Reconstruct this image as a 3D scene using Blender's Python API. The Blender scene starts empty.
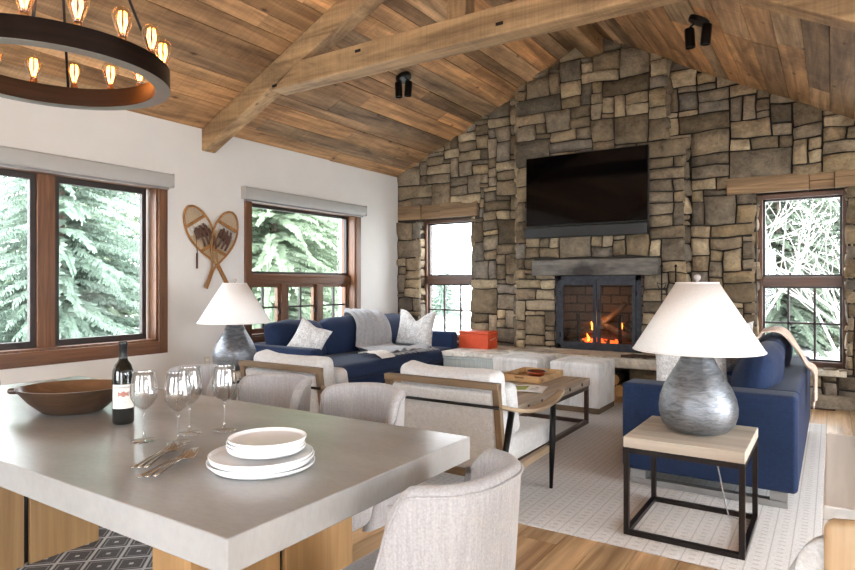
import bpy, bmesh, math, random
from math import sin, cos, pi, sqrt, atan, atan2, radians
from mathutils import Vector, Matrix, Euler, noise

random.seed(7)
scn = bpy.context.scene
col = scn.collection

# ------------------------------------------------------------------ tagging
def tag(o, label=None, cat=None, group=None, kind=None):
    if label: o['label'] = label
    if cat: o['category'] = cat
    if group: o['group'] = group
    if kind: o['kind'] = kind
    return o

def thing(name, label, cat, loc=(0, 0, 0), rz=0.0, group=None):
    o = bpy.data.objects.new(name, None)
    o.empty_display_size = 0.1
    col.objects.link(o)
    o.location = loc
    o.rotation_euler = (0, 0, rz)
    return tag(o, label, cat, group)

def copy_tree(o, parent=None, label=None):
    c = o.copy()
    col.objects.link(c)
    if parent is not None: c.parent = parent
    if label: c['label'] = label
    for ch in list(o.children):
        copy_tree(ch, c)
    return c

# ------------------------------------------------------------------ mesh builder
class MB:
    def __init__(s):
        s.v = []; s.f = []; s.c = []; s.sm = []; s.mi = []
    def add(s, vs, fs, M=None, color=None, smooth=False, mi=0):
        b = len(s.v)
        for p in vs:
            p = Vector(p)
            s.v.append(M @ p if M is not None else p)
        for f in fs:
            s.f.append(tuple(b + i for i in f)); s.c.append(color or (1, 1, 1, 1)); s.sm.append(smooth); s.mi.append(mi)
        return s
    def box(s, x0, x1, y0, y1, z0, z1, M=None, color=None, mi=0):
        if x0 > x1: x0, x1 = x1, x0
        if y0 > y1: y0, y1 = y1, y0
        if z0 > z1: z0, z1 = z1, z0
        vs = [(x0,y0,z0),(x1,y0,z0),(x1,y1,z0),(x0,y1,z0),(x0,y0,z1),(x1,y0,z1),(x1,y1,z1),(x0,y1,z1)]
        fs = [(0,3,2,1),(4,5,6,7),(0,1,5,4),(1,2,6,5),(2,3,7,6),(3,0,4,7)]
        return s.add(vs, fs, M, color, False, mi)
    def bar(s, a, b, w, h, up=(0, 0, 1), color=None):
        a = Vector(a); b = Vector(b); t = (b - a).normalized(); up = Vector(up)
        r = t.cross(up)
        if r.length < 1e-4: r = t.cross(Vector((1, 0, 0)))
        r.normalize(); u = r.cross(t)
        vs = []
        for p in (a, b):
            for i, j in ((-1,-1),(1,-1),(1,1),(-1,1)):
                vs.append(p + r * (i * w / 2) + u * (j * h / 2))
        return s.add(vs, [(0,1,2,3),(7,6,5,4),(0,4,5,1),(1,5,6,2),(2,6,7,3),(3,7,4,0)], None, color)
    def tube(s, pts, rad, n=10, closed=False, color=None, smooth=True, flat=1.0, mi=0):
        pts = [Vector(p) for p in pts]
        N = len(pts)
        rads = rad if isinstance(rad, (list, tuple)) else [rad] * N
        prev = None; vs = []
        for i in range(N):
            if closed: t = pts[(i + 1) % N] - pts[i - 1]
            elif i == 0: t = pts[1] - pts[0]
            elif i == N - 1: t = pts[-1] - pts[-2]
            else: t = pts[i + 1] - pts[i - 1]
            if t.length < 1e-9: t = Vector((0, 0, 1))
            t.normalize()
            if prev is None:
                a = Vector((0, 0, 1)) if abs(t.z) < .9 else Vector((1, 0, 0))
                nrm = (a - t * a.dot(t)).normalized()
            else:
                nrm = prev - t * prev.dot(t)
                nrm = nrm.normalized() if nrm.length > 1e-6 else prev
            prev = nrm; bn = t.cross(nrm)
            for k in range(n):
                an = 2 * pi * k / n
                vs.append(pts[i] + nrm * (cos(an) * rads[i] * flat) + bn * (sin(an) * rads[i]))
        fs = []
        rng = N if closed else N - 1
        for i in range(rng):
            j = (i + 1) % N
            for k in range(n):
                l = (k + 1) % n
                fs.append((i*n+k, i*n+l, j*n+l, j*n+k))
        if not closed:
            fs.append(tuple(reversed(range(n)))); fs.append(tuple((N-1)*n + k for k in range(n)))
        return s.add(vs, fs, None, color, smooth, mi)
    def lathe(s, prof, n=32, M=None, color=None, smooth=True, cap=True, sx=1.0, sy=1.0, mi=0):
        vs = []
        for r, z in prof:
            for k in range(n):
                a = 2 * pi * k / n
                vs.append((cos(a) * r * sx, sin(a) * r * sy, z))
        fs = []
        for i in range(len(prof) - 1):
            for k in range(n):
                l = (k + 1) % n
                fs.append((i*n+k, i*n+l, (i+1)*n+l, (i+1)*n+k))
        if cap:
            if prof[0][0] > 1e-5: fs.append(tuple(reversed(range(n))))
            if prof[-1][0] > 1e-5: fs.append(tuple((len(prof)-1)*n + k for k in range(n)))
        return s.add(vs, fs, M, color, smooth, mi)
    def grid(s, fn, nu, nv, closed_u=False, M=None, color=None, smooth=True):
        vs = [fn(i / (nu if closed_u else nu - 1), j / (nv - 1)) for j in range(nv) for i in range(nu)]
        fs = []
        for j in range(nv - 1):
            for i in range(nu if closed_u else nu - 1):
                k = (i + 1) % nu
                fs.append((j*nu+i, j*nu+k, (j+1)*nu+k, (j+1)*nu+i))
        return s.add(vs, fs, M, color, smooth)
    def rbox(s, c, size, r, seg=3, mid=4, deform=None, M=None, color=None, smooth=True):
        """rounded soft box; deform(p_unit, p)->p for puffiness"""
        h = [x / 2 for x in size]; r = min(r, min(h) * .999)
        def axis(hh):
            a = []
            for i in range(seg): a.append(-hh + r * (i / seg))
            for i in range(mid + 1): a.append(-hh + r + (2*hh - 2*r) * i / mid)
            for i in range(seg): a.append(hh - r + r * ((i + 1) / seg))
            return a
        A = [axis(x) for x in h]; idx = {}; vs = []; fs = []
        def vert(p):
            key = (round(p[0], 6), round(p[1], 6), round(p[2], 6))
            if key in idx: return idx[key]
            q = Vector(p); inner = Vector([max(-(h[k]-r), min(h[k]-r, q[k])) for k in range(3)])
            d = q - inner
            if d.length > 1e-9:
                # warp so that points spread by angle
                d = Vector([math.tan(min(1, abs(x)/r) * pi/4) * (1 if x >= 0 else -1) for x in d])
                q = inner + d.normalized() * r
            if deform: q = deform(Vector((q.x/h[0], q.y/h[1], q.z/h[2])), q)
            idx[key] = len(vs); vs.append(q + Vector(c)); return idx[key]
        for ax in range(3):
            a1, a2 = (ax + 1) % 3, (ax + 2) % 3
            for sgn in (-1, 1):
                for i in range(len(A[a1]) - 1):
                    for j in range(len(A[a2]) - 1):
                        q = []
                        for (ii, jj) in ((i,j),(i+1,j),(i+1,j+1),(i,j+1)):
                            p = [0, 0, 0]; p[ax] = sgn * h[ax]; p[a1] = A[a1][ii]; p[a2] = A[a2][jj]
                            q.append(vert(p))
                        if sgn < 0: q.reverse()
                        if len(set(q)) >= 3: fs.append(tuple(dict.fromkeys(q)))
        return s.add(vs, fs, M, color, smooth)
    def build(s, name, mats, parent=None, bevel=0, seg=2, solid=0, sub=0, loc=None, rot=None, sharp=None):
        me = bpy.data.meshes.new(name)
        me.from_pydata([tuple(v) for v in s.v], [], s.f)
        if not isinstance(mats, (list, tuple)): mats = [mats]
        for m in mats: me.materials.append(m)
        me.polygons.foreach_set('use_smooth', s.sm)
        me.polygons.foreach_set('material_index', s.mi)
        ca = me.color_attributes.new('Col', 'FLOAT_COLOR', 'CORNER')
        buf = []
        for p, c in zip(me.polygons, s.c):
            buf.extend(list(c) * p.loop_total)
        ca.data.foreach_set('color', buf)
        if sharp: me.set_sharp_from_angle(angle=radians(sharp))
        me.update()
        o = bpy.data.objects.new(name, me)
        col.objects.link(o)
        if parent is not None: o.parent = parent
        if loc is not None: o.location = loc
        if rot is not None: o.rotation_euler = rot
        if solid:
            m = o.modifiers.new('s', 'SOLIDIFY'); m.thickness = solid; m.offset = 0
        if bevel:
            m = o.modifiers.new('b', 'BEVEL'); m.width = bevel; m.segments = seg; m.limit_method = 'ANGLE'; m.angle_limit = radians(40)
        if sub:
            m = o.modifiers.new('u', 'SUBSURF'); m.levels = sub; m.render_levels = sub
        return o

# ------------------------------------------------------------------ materials
def lin(c):
    return tuple(((x/255)/12.92 if x/255 <= .04045 else ((x/255+.055)/1.055)**2.4) for x in c)

class NT:
    def __init__(s, name):
        s.m = bpy.data.materials.new(name); s.m.use_nodes = True
        s.t = s.m.node_tree; s.n = s.t.nodes; s.l = s.t.links
        s.b = s.n['Principled BSDF']; s.out = s.n['Material Output']
    def new(s, ty, **kw):
        n = s.n.new(ty)
        for k, v in kw.items(): setattr(n, k, v)
        return n
    def coords(s, scale=(1,1,1), attr_off=None, rot=(0,0,0)):
        tc = s.new('ShaderNodeTexCoord'); mp = s.new('ShaderNodeMapping')
        mp.inputs['Scale'].default_value = scale; mp.inputs['Rotation'].default_value = rot
        s.l.new(tc.outputs['Object'], mp.inputs['Vector'])
        if attr_off:
            at = s.new('ShaderNodeAttribute'); at.attribute_name = 'Col'
            ml = s.new('ShaderNodeVectorMath', operation='SCALE'); ml.inputs['Scale'].default_value = attr_off
            s.l.new(at.outputs['Color'], ml.inputs[0]); s.l.new(ml.outputs[0], mp.inputs['Location'])
        return mp.outputs[0]
    def noise(s, vec, scale=5, detail=4, rough=.55, dist=0):
        n = s.new('ShaderNodeTexNoise'); n.inputs['Scale'].default_value = scale
        n.inputs['Detail'].default_value = detail; n.inputs['Roughness'].default_value = rough; n.inputs['Distortion'].default_value = dist
        if vec is not None: s.l.new(vec, n.inputs['Vector'])
        return n.outputs['Fac']
    def ramp(s, fac, stops, interp='LINEAR'):
        r = s.new('ShaderNodeValToRGB'); r.color_ramp.interpolation = interp
        e = r.color_ramp.elements
        while len(e) > 1: e.remove(e[-1])
        e[0].position = stops[0][0]; e[0].color = (*stops[0][1], 1)
        for p, c in stops[1:]:
            x = e.new(p); x.color = (*c, 1)
        s.l.new(fac, r.inputs['Fac']); return r.outputs['Color']
    def mix(s, a, b, fac, mode='MIX'):
        m = s.new('ShaderNodeMix', data_type='RGBA', blend_type=mode)
        for k, v in ((6, a), (7, b), (0, fac)):
            if isinstance(v, (int, float)): m.inputs[k].default_value = v
            elif isinstance(v, tuple): m.inputs[k].default_value = (*v[:3], 1)
            else: s.l.new(v, m.inputs[k])
        return m.outputs[2]
    def attr(s):
        at = s.new('ShaderNodeAttribute'); at.attribute_name = 'Col'; return at.outputs['Color']
    def bump(s, h, strength=.3, dist=.01):
        b = s.new('ShaderNodeBump'); b.inputs['Strength'].default_value = strength; b.inputs['Distance'].default_value = dist
        s.l.new(h, b.inputs['Height']); s.l.new(b.outputs[0], s.b.inputs['Normal'])
    def base(s, c):
        if isinstance(c, tuple): s.b.inputs['Base Color'].default_value = (*c, 1)
        else: s.l.new(c, s.b.inputs['Base Color'])
    def set(s, **kw):
        for k, v in kw.items(): s.b.inputs[k.replace('_', ' ')].default_value = v
        return s

def plain(name, rgb, rough=.5, metal=0, var=.08, scale=8, bump=0, **kw):
    t = NT(name); c = lin(rgb)
    v = t.coords((1,1,1)); n = t.noise(v, scale, 4)
    lo = tuple(x * (1 - var) for x in c); hi = tuple(min(1, x * (1 + var)) for x in c)
    t.base(t.ramp(n, [(.3, lo), (.7, hi)])); t.set(Roughness=rough, Metallic=metal, **kw)
    if bump: t.bump(t.noise(v, scale * 6, 3), bump, .004)
    return t.m

def wood(name, c1, c2, axis='y', rough=.5, scale=1.0, contrast=.5, attr=False, knots=False, bump=.25, dark=None):
    t = NT(name)
    st = {'x': (1.2, 22, 22), 'y': (22, 1.2, 22), 'z': (22, 22, 1.2)}[axis]
    st = tuple(x * scale for x in st)
    vec = t.coords(st, 37.0 if attr else None)
    n1 = t.noise(vec, 1.0, 6, .62, 1.2)
    vec2 = t.coords(tuple(x * .22 for x in st), 17.0 if attr else None)
    n2 = t.noise(vec2, 1.3, 4, .6, .6)
    a, b = lin(c1), lin(c2)
    colr = t.ramp(n1, [(.5 - contrast/2, a), (.5 + contrast/2, b)])
    colr = t.mix(colr, t.ramp(n2, [(.3, (.62, .6, .58)), (.65, (1.08, 1.05, 1.02))]), 1.0, 'MULTIPLY')
    if attr: colr = t.mix(colr, t.attr(), 1.0, 'MULTIPLY')
    if knots:
        kv = t.coords(tuple(x * k for x, k in zip({'x': (1,2.2,2.2), 'y': (2.2,1,2.2), 'z': (2.2,2.2,1)}[axis], (1,1,1))), 9.0)
        w = t.new('ShaderNodeTexVoronoi'); w.inputs['Scale'].default_value = 2.3; t.l.new(kv, w.inputs['Vector'])
        k = t.ramp(w.outputs['Distance'], [(0.04, (.2, .16, .13)), (.09, (.8, .76, .72)), (.13, (1, 1, 1))])
        colr = t.mix(colr, k, .85, 'MULTIPLY')
        bv = t.coords({'x': (.9,3.5,3.5), 'y': (3.5,.9,3.5), 'z': (3.5,3.5,.9)}[axis], 23.0)
        colr = t.mix(colr, t.ramp(t.noise(bv, 1.4, 5, .65, .5), [(.32, (.42, .38, .35)), (.5, (.95, .93, .9)), (.68, (1.3, 1.27, 1.22))]), .85, 'MULTIPLY')
        # saw marks across the grain
        sv = t.coords({'x': (60, 1.5, 1.5), 'y': (1.5, 60, 1.5), 'z': (1.5, 1.5, 60)}[axis], 5.0)
        sw = t.noise(sv, 1.0, 2, .5, .3)
        colr = t.mix(colr, t.ramp(sw, [(.35, (.8, .79, .78)), (.6, (1.06, 1.05, 1.04))]), .6, 'MULTIPLY')
    t.base(colr); t.set(Roughness=rough)
    t.bump(n1, bump, .006)
    return t.m

def fabric(name, rgb, weave=260, var=.16, rough=.9, streak=None, sheen=.3, bump=.35):
    t = NT(name); c = lin(rgb)
    v = t.coords((weave, weave, weave))
    n = t.noise(v, 1, 2, .6)
    if streak:
        v2 = t.coords(streak); n2 = t.noise(v2, 1, 3, .6)
    else:
        v2 = t.coords((weave*.25,)*3); n2 = t.noise(v2, 1, 3, .6)
    lo = tuple(x * (1 - var) for x in c); hi = tuple(min(.95, x * (1 + var)) for x in c)
    a = t.ramp(n, [(.3, lo), (.7, hi)])
    b = t.ramp(n2, [(.3, (1-var,)*3), (.7, (1+var*.6,)*3)])
    t.base(t.mix(a, b, 1.0, 'MULTIPLY')); t.set(Roughness=rough, Sheen_Weight=sheen, Specular_IOR_Level=.2)
    t.bump(n, bump, .0015)
    return t.m

def emis(name, rgb, strength):
    t = NT(name); t.set(Emission_Strength=strength)
    t.b.inputs['Emission Color'].default_value = (*lin(rgb), 1); t.base(lin(rgb)); return t.m

M = {}
def stone_mat(name, rough=.85, b=.85):
    t = NT(name)
    v = t.coords((1,1,1), 11.0)
    n = t.noise(v, 5, 6, .65, .4); n2 = t.noise(v, 28, 5, .7)
    c = t.mix(t.attr(), t.ramp(n, [(.28, (.5,.47,.44)), (.5, (.95,.93,.9)), (.72, (1.35,1.3,1.2))]), 1.0, 'MULTIPLY')
    c = t.mix(c, t.ramp(n2, [(.3, (.66,.65,.64)), (.62, (1.1,1.1,1.1))]), .75, 'MULTIPLY')
    t.base(c); t.set(Roughness=rough, Specular_IOR_Level=.25)
    h = t.mix(n, n2, .45)
    t.bump(h, b, .045); return t.m
M['stone'] = stone_mat('fieldstone')
M['mortar'] = plain('mortar', (60,55,50), .95, var=.3, scale=20)
M['slab'] = stone_mat('hearth_stone', .7, .35)
M['plaster'] = plain('wall_plaster', (222,218,213), .9, var=.02, scale=3, bump=.06)
M['white_ceiling'] = plain('white_ceiling', (235,232,228), .9, var=.02)
M['ceil'] = wood('reclaimed_ceiling', (136,110,82), (232,200,162), 'y', .75, .5, attr=True, knots=True, bump=.5, contrast=.5)
M['beam_y'] = wood('beam_wood_y', (128,102,72), (196,164,124), 'y', .7, .4, knots=True, bump=.4)
M['beam_x'] = wood('beam_wood_x', (138,110,78), (208,176,134), 'x', .7, .4, knots=True, bump=.4)
M['beam_z'] = wood('beam_wood_z', (138,110,78), (204,170,128), 'z', .7, .4, knots=True, bump=.4)
M['floor'] = wood('oak_floor', (158,118,76), (236,202,158), 'y', .33, .5, attr=True, contrast=.36, bump=.12)
M['lintel'] = wood('lintel_wood', (108,84,60), (178,146,110), 'x', .8, .8, bump=.5)
M['trim'] = wood('window_trim_wood', (84,54,36), (134,92,62), 'z', .42, 1, bump=.1)
M['trimh'] = wood('window_trim_wood_h', (84,54,36), (134,92,62), 'y', .42, 1, bump=.1)
M['trimx'] = wood('window_trim_wood_x', (76,50,36), (116,78,56), 'x', .42, 1, bump=.1)
M['sash'] = plain('dark_sash', (48,38,34), .45, var=.1)
M['blind'] = plain('blind_cassette', (176,174,170), .5, var=.03)
M['blue'] = fabric('navy_fabric', (32,48,80), 220, .16, .8, sheen=.08)
M['linen'] = fabric('linen', (204,202,200), 150, .14, .95, streak=(60,60,6))
M['linen_l'] = fabric('light_linen', (210,210,210), 150, .10, .95)
M['linen_d'] = fabric('chair_linen', (168,165,165), 170, .13, .95, streak=(130,130,7))
M['pillow'] = fabric('boucle_pillow', (222,221,220), 70, .22, 1, bump=1)
M['throw'] = fabric('grey_throw', (178,178,182), 120, .12, 1)
M['throw_w'] = fabric('cream_fringe', (226,220,212), 120, .1, 1)
M['pinkthrow'] = fabric('blush_throw', (222,196,180), 90, .14, 1)
M['shade'] = fabric('lamp_shade', (246,243,240), 300, .03, .9, sheen=0, bump=.1)
M['steel'] = plain('brushed_steel', (150,148,146), .4, .45)
M['black'] = plain('black_metal', (26,23,22), .42, .6)
M['bronze'] = plain('bronze_metal', (84,64,56), .4, .7)
M['iron'] = plain('forged_iron', (54,55,60), .5, .75, var=.3, scale=20, bump=.3)
M['blackscreen'] = plain('tv_screen', (3,3,4), .06, 0, Specular_IOR_Level=.22)
M['blackplastic'] = plain('tv_plastic', (9,9,10), .35)
M['plate'] = plain('white_ceramic', (240,240,241), .18, var=.01)
M['silver'] = plain('silver', (205,198,190), .14, 1, var=.05)
M['darkwood'] = plain('dark_leg_wood', (42,30,24), .45)
M['outletm'] = plain('outlet_beige', (214,203,184), .4, var=.02)
M['cord'] = plain('grey_cord', (150,148,144), .5)
M['copper'] = plain('copper_bowl', (170,84,56), .28, .8)
M['orange'] = plain('orange_paint', (214,82,44), .5, var=.08, scale=14)
M['rope'] = plain('handle_rope', (226,205,180), .7)
M['magwhite'] = plain('magazine_paper', (250,250,249), .35, var=.02)
M['maggreen'] = plain('magazine_green', (150,160,52), .35, var=.5, scale=30)
M['maggrey'] = plain('magazine_ink', (90,96,110), .4)
M['leaf'] = plain('overexposed_spruce_needles', (130,148,134), .8, var=.35, scale=2)  # paler than real needles; overexposure is put into the colour
M['leaf2'] = plain('overexposed_fir_needles', (148,164,140), .8, var=.35, scale=2)  # fir green lightened in the colour to look overexposed
M['leaf3'] = plain('darker_needles', (96,108,92), .8, var=.3, scale=2)  # darker needle copy; its colour offsets the bright sky on these trees
M['bark'] = plain('bark', (120,105,95), .9, var=.3)
M['birch'] = plain('pale_bark', (176,170,164), .8, var=.1)
M['bright_ground'] = plain('overexposed_ground', (214,216,214), .9, var=.08, scale=.6)  # outside ground whitened in the colour to look overexposed
M['label'] = plain('bottle_label', (236,230,220), .6, var=.02)
M['labelred'] = plain('label_emblem', (188,128,112), .6)
M['capsule'] = plain('bottle_capsule', (20,20,22), .35)
M['leather'] = plain('brown_leather', (84,52,36), .6)
M['laceing'] = plain('rawhide', (198,164,112), .6)
M['ash'] = wood('snowshoe_ash', (138,90,44), (186,132,72), 'z', .5, 1)
M['whitewash'] = wood('whitewashed_top', (206,204,202), (236,234,232), 'y', .35, .8, contrast=.5, bump=.08)
M['stoolwood'] = wood('stool_wood', (160,132,100), (204,176,140), 'z', .45, .7)
M['trayw'] = wood('tray_wood', (190,150,98), (222,184,132), 'x', .5, 1)
M['log'] = wood('log_bark', (66,50,38), (128,100,74), 'x', .9, .6)
M['logend'] = plain('log_end', (206,160,100), .8, var=.15, scale=12)
M['oakleg'] = wood('pedestal_oak', (150,114,72), (190,152,106), 'z', .45, .7, contrast=.6, bump=.06)
M['framewood'] = wood('armchair_frame_wood', (100,82,62), (144,121,95), 'x', .5, 1)
M['armwood'] = wood('armchair_arm_wood', (150,128,104), (196,174,146), 'y', .45, 1)
M['coffeetop'] = wood('coffee_table_planks', (168,152,134), (232,216,198), 'y', .6, 1, bump=.5, attr=True)
M['sidetop'] = wood('side_table_oak', (200,191,176), (226,219,208), 'x', .5, .9, bump=.08)
M['bowlw'] = wood('dough_bowl_wood', (44,32,25), (92,68,49), 'x', .38, .8, bump=.2)
M['bowlin'] = wood('dough_bowl_inside', (78,56,40), (136,102,74), 'x', .4, .8, bump=.2)
M['firebrick'] = None

def mk_concrete():
    t = NT('polished_concrete'); v = t.coords((1,2.2,1))
    n = t.noise(v, 1.7, 5, .5); n2 = t.noise(v, 40, 3)
    c = t.ramp(n, [(.3, lin((150,148,146))), (.7, lin((174,173,172)))])
    t.base(t.mix(c, t.ramp(n2, [(.35, (.93,)*3), (.6, (1.03,)*3)]), .5, 'MULTIPLY'))
    t.set(Roughness=.24)
    return t.m
M['concrete'] = mk_concrete()

def mk_lampbase(name, dark):
    t = NT(name)
    v = t.coords((16, 16, 60), rot=(.6, .5, .2)); n = t.noise(v, 1.0, 5, .65, .8)
    a, b = ((96,100,106), (158,163,170)) if not dark else ((82,85,90), (142,146,152))
    t.base(t.ramp(n, [(.3, lin(a)), (.7, lin(b))])); t.set(Roughness=.33, Metallic=.7)
    t.bump(n, .35, .012); return t.m
M['lampbase'] = mk_lampbase('hammered_pewter', False)
M['lampbase_d'] = mk_lampbase('dark_hammered_pewter', True)

def mk_cowhide():
    t = NT('cowhide'); v = t.coords((1,1,.5)); n = t.noise(v, 4.5, 5, .65, .6)
    vs = t.coords((50,50,8)); ns = t.noise(vs, 1, 3)
    c = t.ramp(n, [(.30, lin((196,196,195))), (.42, lin((230,230,229))), (.52, lin((246,246,246)))])
    t.base(t.mix(c, t.ramp(ns, [(.3, (.86,)*3), (.65, (1.04,)*3)]), .8, 'MULTIPLY')); t.set(Roughness=.75, Sheen_Weight=.3); t.bump(ns, .2, .004); return t.m
M['cowhide'] = mk_cowhide()

def mk_panel():
    t = NT('pale_blue_panel'); v = t.coords((60,60,3)); n = t.noise(v, 1, 3)
    t.base(t.ramp(n, [(.3, lin((196,208,210))), (.7, lin((222,230,230)))])); t.set(Roughness=.6); return t.m
M['panel'] = mk_panel()

def mk_rug_light():
    t = NT('light_rug')
    tc = t.new('ShaderNodeTexCoord'); sp = t.new('ShaderNodeSeparateXYZ'); t.l.new(tc.outputs['Object'], sp.inputs[0])
    def mth(op, a, b=None, c=None):
        m = t.new('ShaderNodeMath', operation=op)
        for i, q in enumerate((a, b, c)):
            if q is None: continue
            if isinstance(q, (int, float)): m.inputs[i].default_value = q
            else: t.l.new(q, m.inputs[i])
        return m.outputs[0]
    fx = mth('FRACT', mth('DIVIDE', sp.outputs[0], .085)); 
    line = mth('LESS_THAN', mth('ABSOLUTE', mth('SUBTRACT', fx, .5)), .035)
    # ladder of short dashes between the lines
    fx2 = mth('FRACT', mth('ADD', mth('DIVIDE', sp.outputs[0], .085), .5))
    in1 = mth('LESS_THAN', mth('ABSOLUTE', mth('SUBTRACT', fx2, .5)), .17)
    fy = mth('FRACT', mth('DIVIDE', sp.outputs[1], .05))
    in2 = mth('LESS_THAN', mth('ABSOLUTE', mth('SUBTRACT', fy, .5)), .14)
    dash = mth('MULTIPLY', in1, in2)
    n = t.noise(t.coords((120,)*3), 1, 2)
    base = t.ramp(n, [(.3, lin((204,200,198))), (.7, lin((226,223,221)))])
    c = t.mix(base, lin((160,153,150)), mth('MULTIPLY', line, .5)); c = t.mix(c, lin((158,151,148)), mth('MULTIPLY', dash, .4))
    t.base(c); t.set(Roughness=.95, Specular_IOR_Level=.1); t.bump(n, .5, .003); return t.m
M['rug'] = mk_rug_light()

def mk_rug_dark():
    t = NT('lattice_rug')
    tc = t.new('ShaderNodeTexCoord'); mp = t.new('ShaderNodeMapping'); mp.inputs['Rotation'].default_value = (0,0,radians(45)); mp.inputs['Scale'].default_value = (7.5,7.5,1)
    t.l.new(tc.outputs['Object'], mp.inputs[0]); sp = t.new('ShaderNodeSeparateXYZ'); t.l.new(mp.outputs[0], sp.inputs[0])
    def mth(op, a, b=None):
        m = t.new('ShaderNodeMath', operation=op)
        for i, q in enumerate((a, b)):
            if q is None: continue
            if isinstance(q, (int, float)): m.inputs[i].default_value = q
            else: t.l.new(q, m.inputs[i])
        return m.outputs[0]
    ax = mth('ABSOLUTE', mth('SUBTRACT', mth('FRACT', sp.outputs[0]), .5)); ay = mth('ABSOLUTE', mth('SUBTRACT', mth('FRACT', sp.outputs[1]), .5))
    mx = mth('MAXIMUM', ax, ay)
    edge = mth('GREATER_THAN', mx, .45)
    l2 = mth('MULTIPLY', mth('GREATER_THAN', mx, .33), mth('LESS_THAN', mx, .37))
    dot = mth('LESS_THAN', mx, .07)
    k = mth('MINIMUM', mth('ADD', mth('ADD', edge, mth('MULTIPLY', l2, .5)), dot), 1.0)
    n = t.noise(t.coords((150,)*3), 1, 2)
    c = t.mix(t.ramp(n, [(.3, lin((88,84,84))), (.7, lin((118,113,112)))]), lin((206,203,200)), k)
    t.base(c); t.set(Roughness=.95, Specular_IOR_Level=.1); t.bump(n, .4, .003); return t.m
M['rugdark'] = mk_rug_dark()

def mk_firebrick():
    t = NT('fire_brick'); v = t.coords((1,1,1), rot=(radians(90),0,0))
    b = t.new('ShaderNodeTexBrick'); b.inputs['Scale'].default_value = 2.2
    b.inputs['Color1'].default_value = (*lin((96,78,66)), 1); b.inputs['Color2'].default_value = (*lin((74,62,54)), 1); b.inputs['Mortar'].default_value = (*lin((30,26,24)), 1)
    b.inputs['Mortar Size'].default_value = .025
    t.l.new(v, b.inputs['Vector']); t.base(b.outputs['Color']); t.set(Roughness=.9); return t.m
M['firebrick'] = mk_firebrick()

def mk_mantel():
    t = NT('sooty_mantel_stone'); v = t.coords((1,1,1)); n = t.noise(v, 4, 5, .6); n2 = t.noise(t.coords((2,8,8)), 3, 5)
    c = t.ramp(n2, [(.3, lin((84,79,74))), (.7, lin((122,116,109)))])
    # soot stain around the middle of the lintel, with a shape of its own
    tc = t.new('ShaderNodeTexCoord'); mp = t.new('ShaderNodeMapping'); mp.inputs['Location'].default_value = (2.5*1.3,0,-1.44*4.5); mp.inputs['Scale'].default_value = (1.3,0,4.5)
    t.l.new(tc.outputs['Object'], mp.inputs[0]); ln = t.new('ShaderNodeVectorMath', operation='LENGTH'); t.l.new(mp.outputs[0], ln.inputs[0])
    ad = t.new('ShaderNodeMath', operation='ADD'); t.l.new(ln.outputs['Value'], ad.inputs[0]); t.l.new(n, ad.inputs[1])
    t.base(t.mix(c, t.ramp(ad.outputs[0], [(.6, (.22,.2,.2)), (1.15, (1,1,1))]), 1.0, 'MULTIPLY')); t.set(Roughness=.8); t.bump(n2, .3, .01); return t.m
M['mantel'] = mk_mantel()

def mk_glass(name, tint=(1,1,1), refl=.6, rough=0.0, base=.05):
    t = NT(name); tr = t.new('ShaderNodeBsdfTransparent'); tr.inputs[0].default_value = (*tint, 1)
    gl = t.new('ShaderNodeBsdfGlossy'); gl.inputs['Roughness'].default_value = rough
    fr = t.new('ShaderNodeLayerWeight'); fr.inputs['Blend'].default_value = .5
    pw = t.new('ShaderNodeMath', operation='POWER'); pw.inputs[1].default_value = 4.0; t.l.new(fr.outputs['Facing'], pw.inputs[0])
    ml = t.new('ShaderNodeMath', operation='MULTIPLY_ADD'); ml.inputs[1].default_value = refl*.8; ml.inputs[2].default_value = refl*base; t.l.new(pw.outputs[0], ml.inputs[0]); ml.use_clamp = True
    mx = t.new('ShaderNodeMixShader'); t.l.new(ml.outputs[0], mx.inputs[0]); t.l.new(tr.outputs[0], mx.inputs[1]); t.l.new(gl.outputs[0], mx.inputs[2])
    t.l.new(mx.outputs[0], t.out.inputs['Surface']); t.n.remove(t.b); return t.m
M['pane'] = mk_glass('window_glass')
M['fireglass'] = mk_glass('fire_glass', (.9,.88,.85), .5)
M['bulbglass'] = mk_glass('bulb_glass', (1,.93,.82), 1.2)
def real_glass(name, col=(1,1,1), rough=0):
    t = NT(name); t.base(col); t.set(Transmission_Weight=1.0, Roughness=rough, IOR=1.45); return t.m
M['wineglass'] = mk_glass('wine_glass', (.965,.97,.97), 1.7, base=.075)
M['bottleglass'] = plain('dark_bottle_glass', (14,18,16), .06, var=.05)
M['bottleglass'].node_tree.nodes['Principled BSDF'].inputs['Coat Weight'].default_value = .6
M['filament'] = emis('filament', (255,150,60), 30)
M['flame'] = emis('flame', (255,130,40), 9)
M['ember'] = emis('ember', (255,96,36), 2.0)

# ------------------------------------------------------------------ camera
CAM = Vector((0, 0, 1.28)); YAW = atan((832 - 427.5) / 616)
cd = bpy.data.cameras.new('camera'); cam = bpy.data.objects.new('camera', cd); col.objects.link(cam)
cd.sensor_width = 36; cd.lens = 616 / 855 * 36; cd.shift_y = -1.0 / 855; cd.clip_start = .02; cd.clip_end = 300
cam.location = CAM; cam.rotation_euler = (radians(90), 0, YAW); scn.camera = cam

# ------------------------------------------------------------------ room dimensions
LX = -5.53; BY = 7.6; RX = 4.0; RY = -3.2
RGX, RGZ = -2.44, 4.34; SL = .466; SR = .53
def ceil_z(x):
    return 2.9 + SL * (x - LX) if x < RGX else max(2.45, RGZ - SR * (x - RGX))
XFLAT = RGX + (RGZ - 2.45) / SR

def struct(mb, name, mat, **kw):
    o = mb.build(name, mat, **kw); o['kind'] = 'structure'; return o

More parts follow.
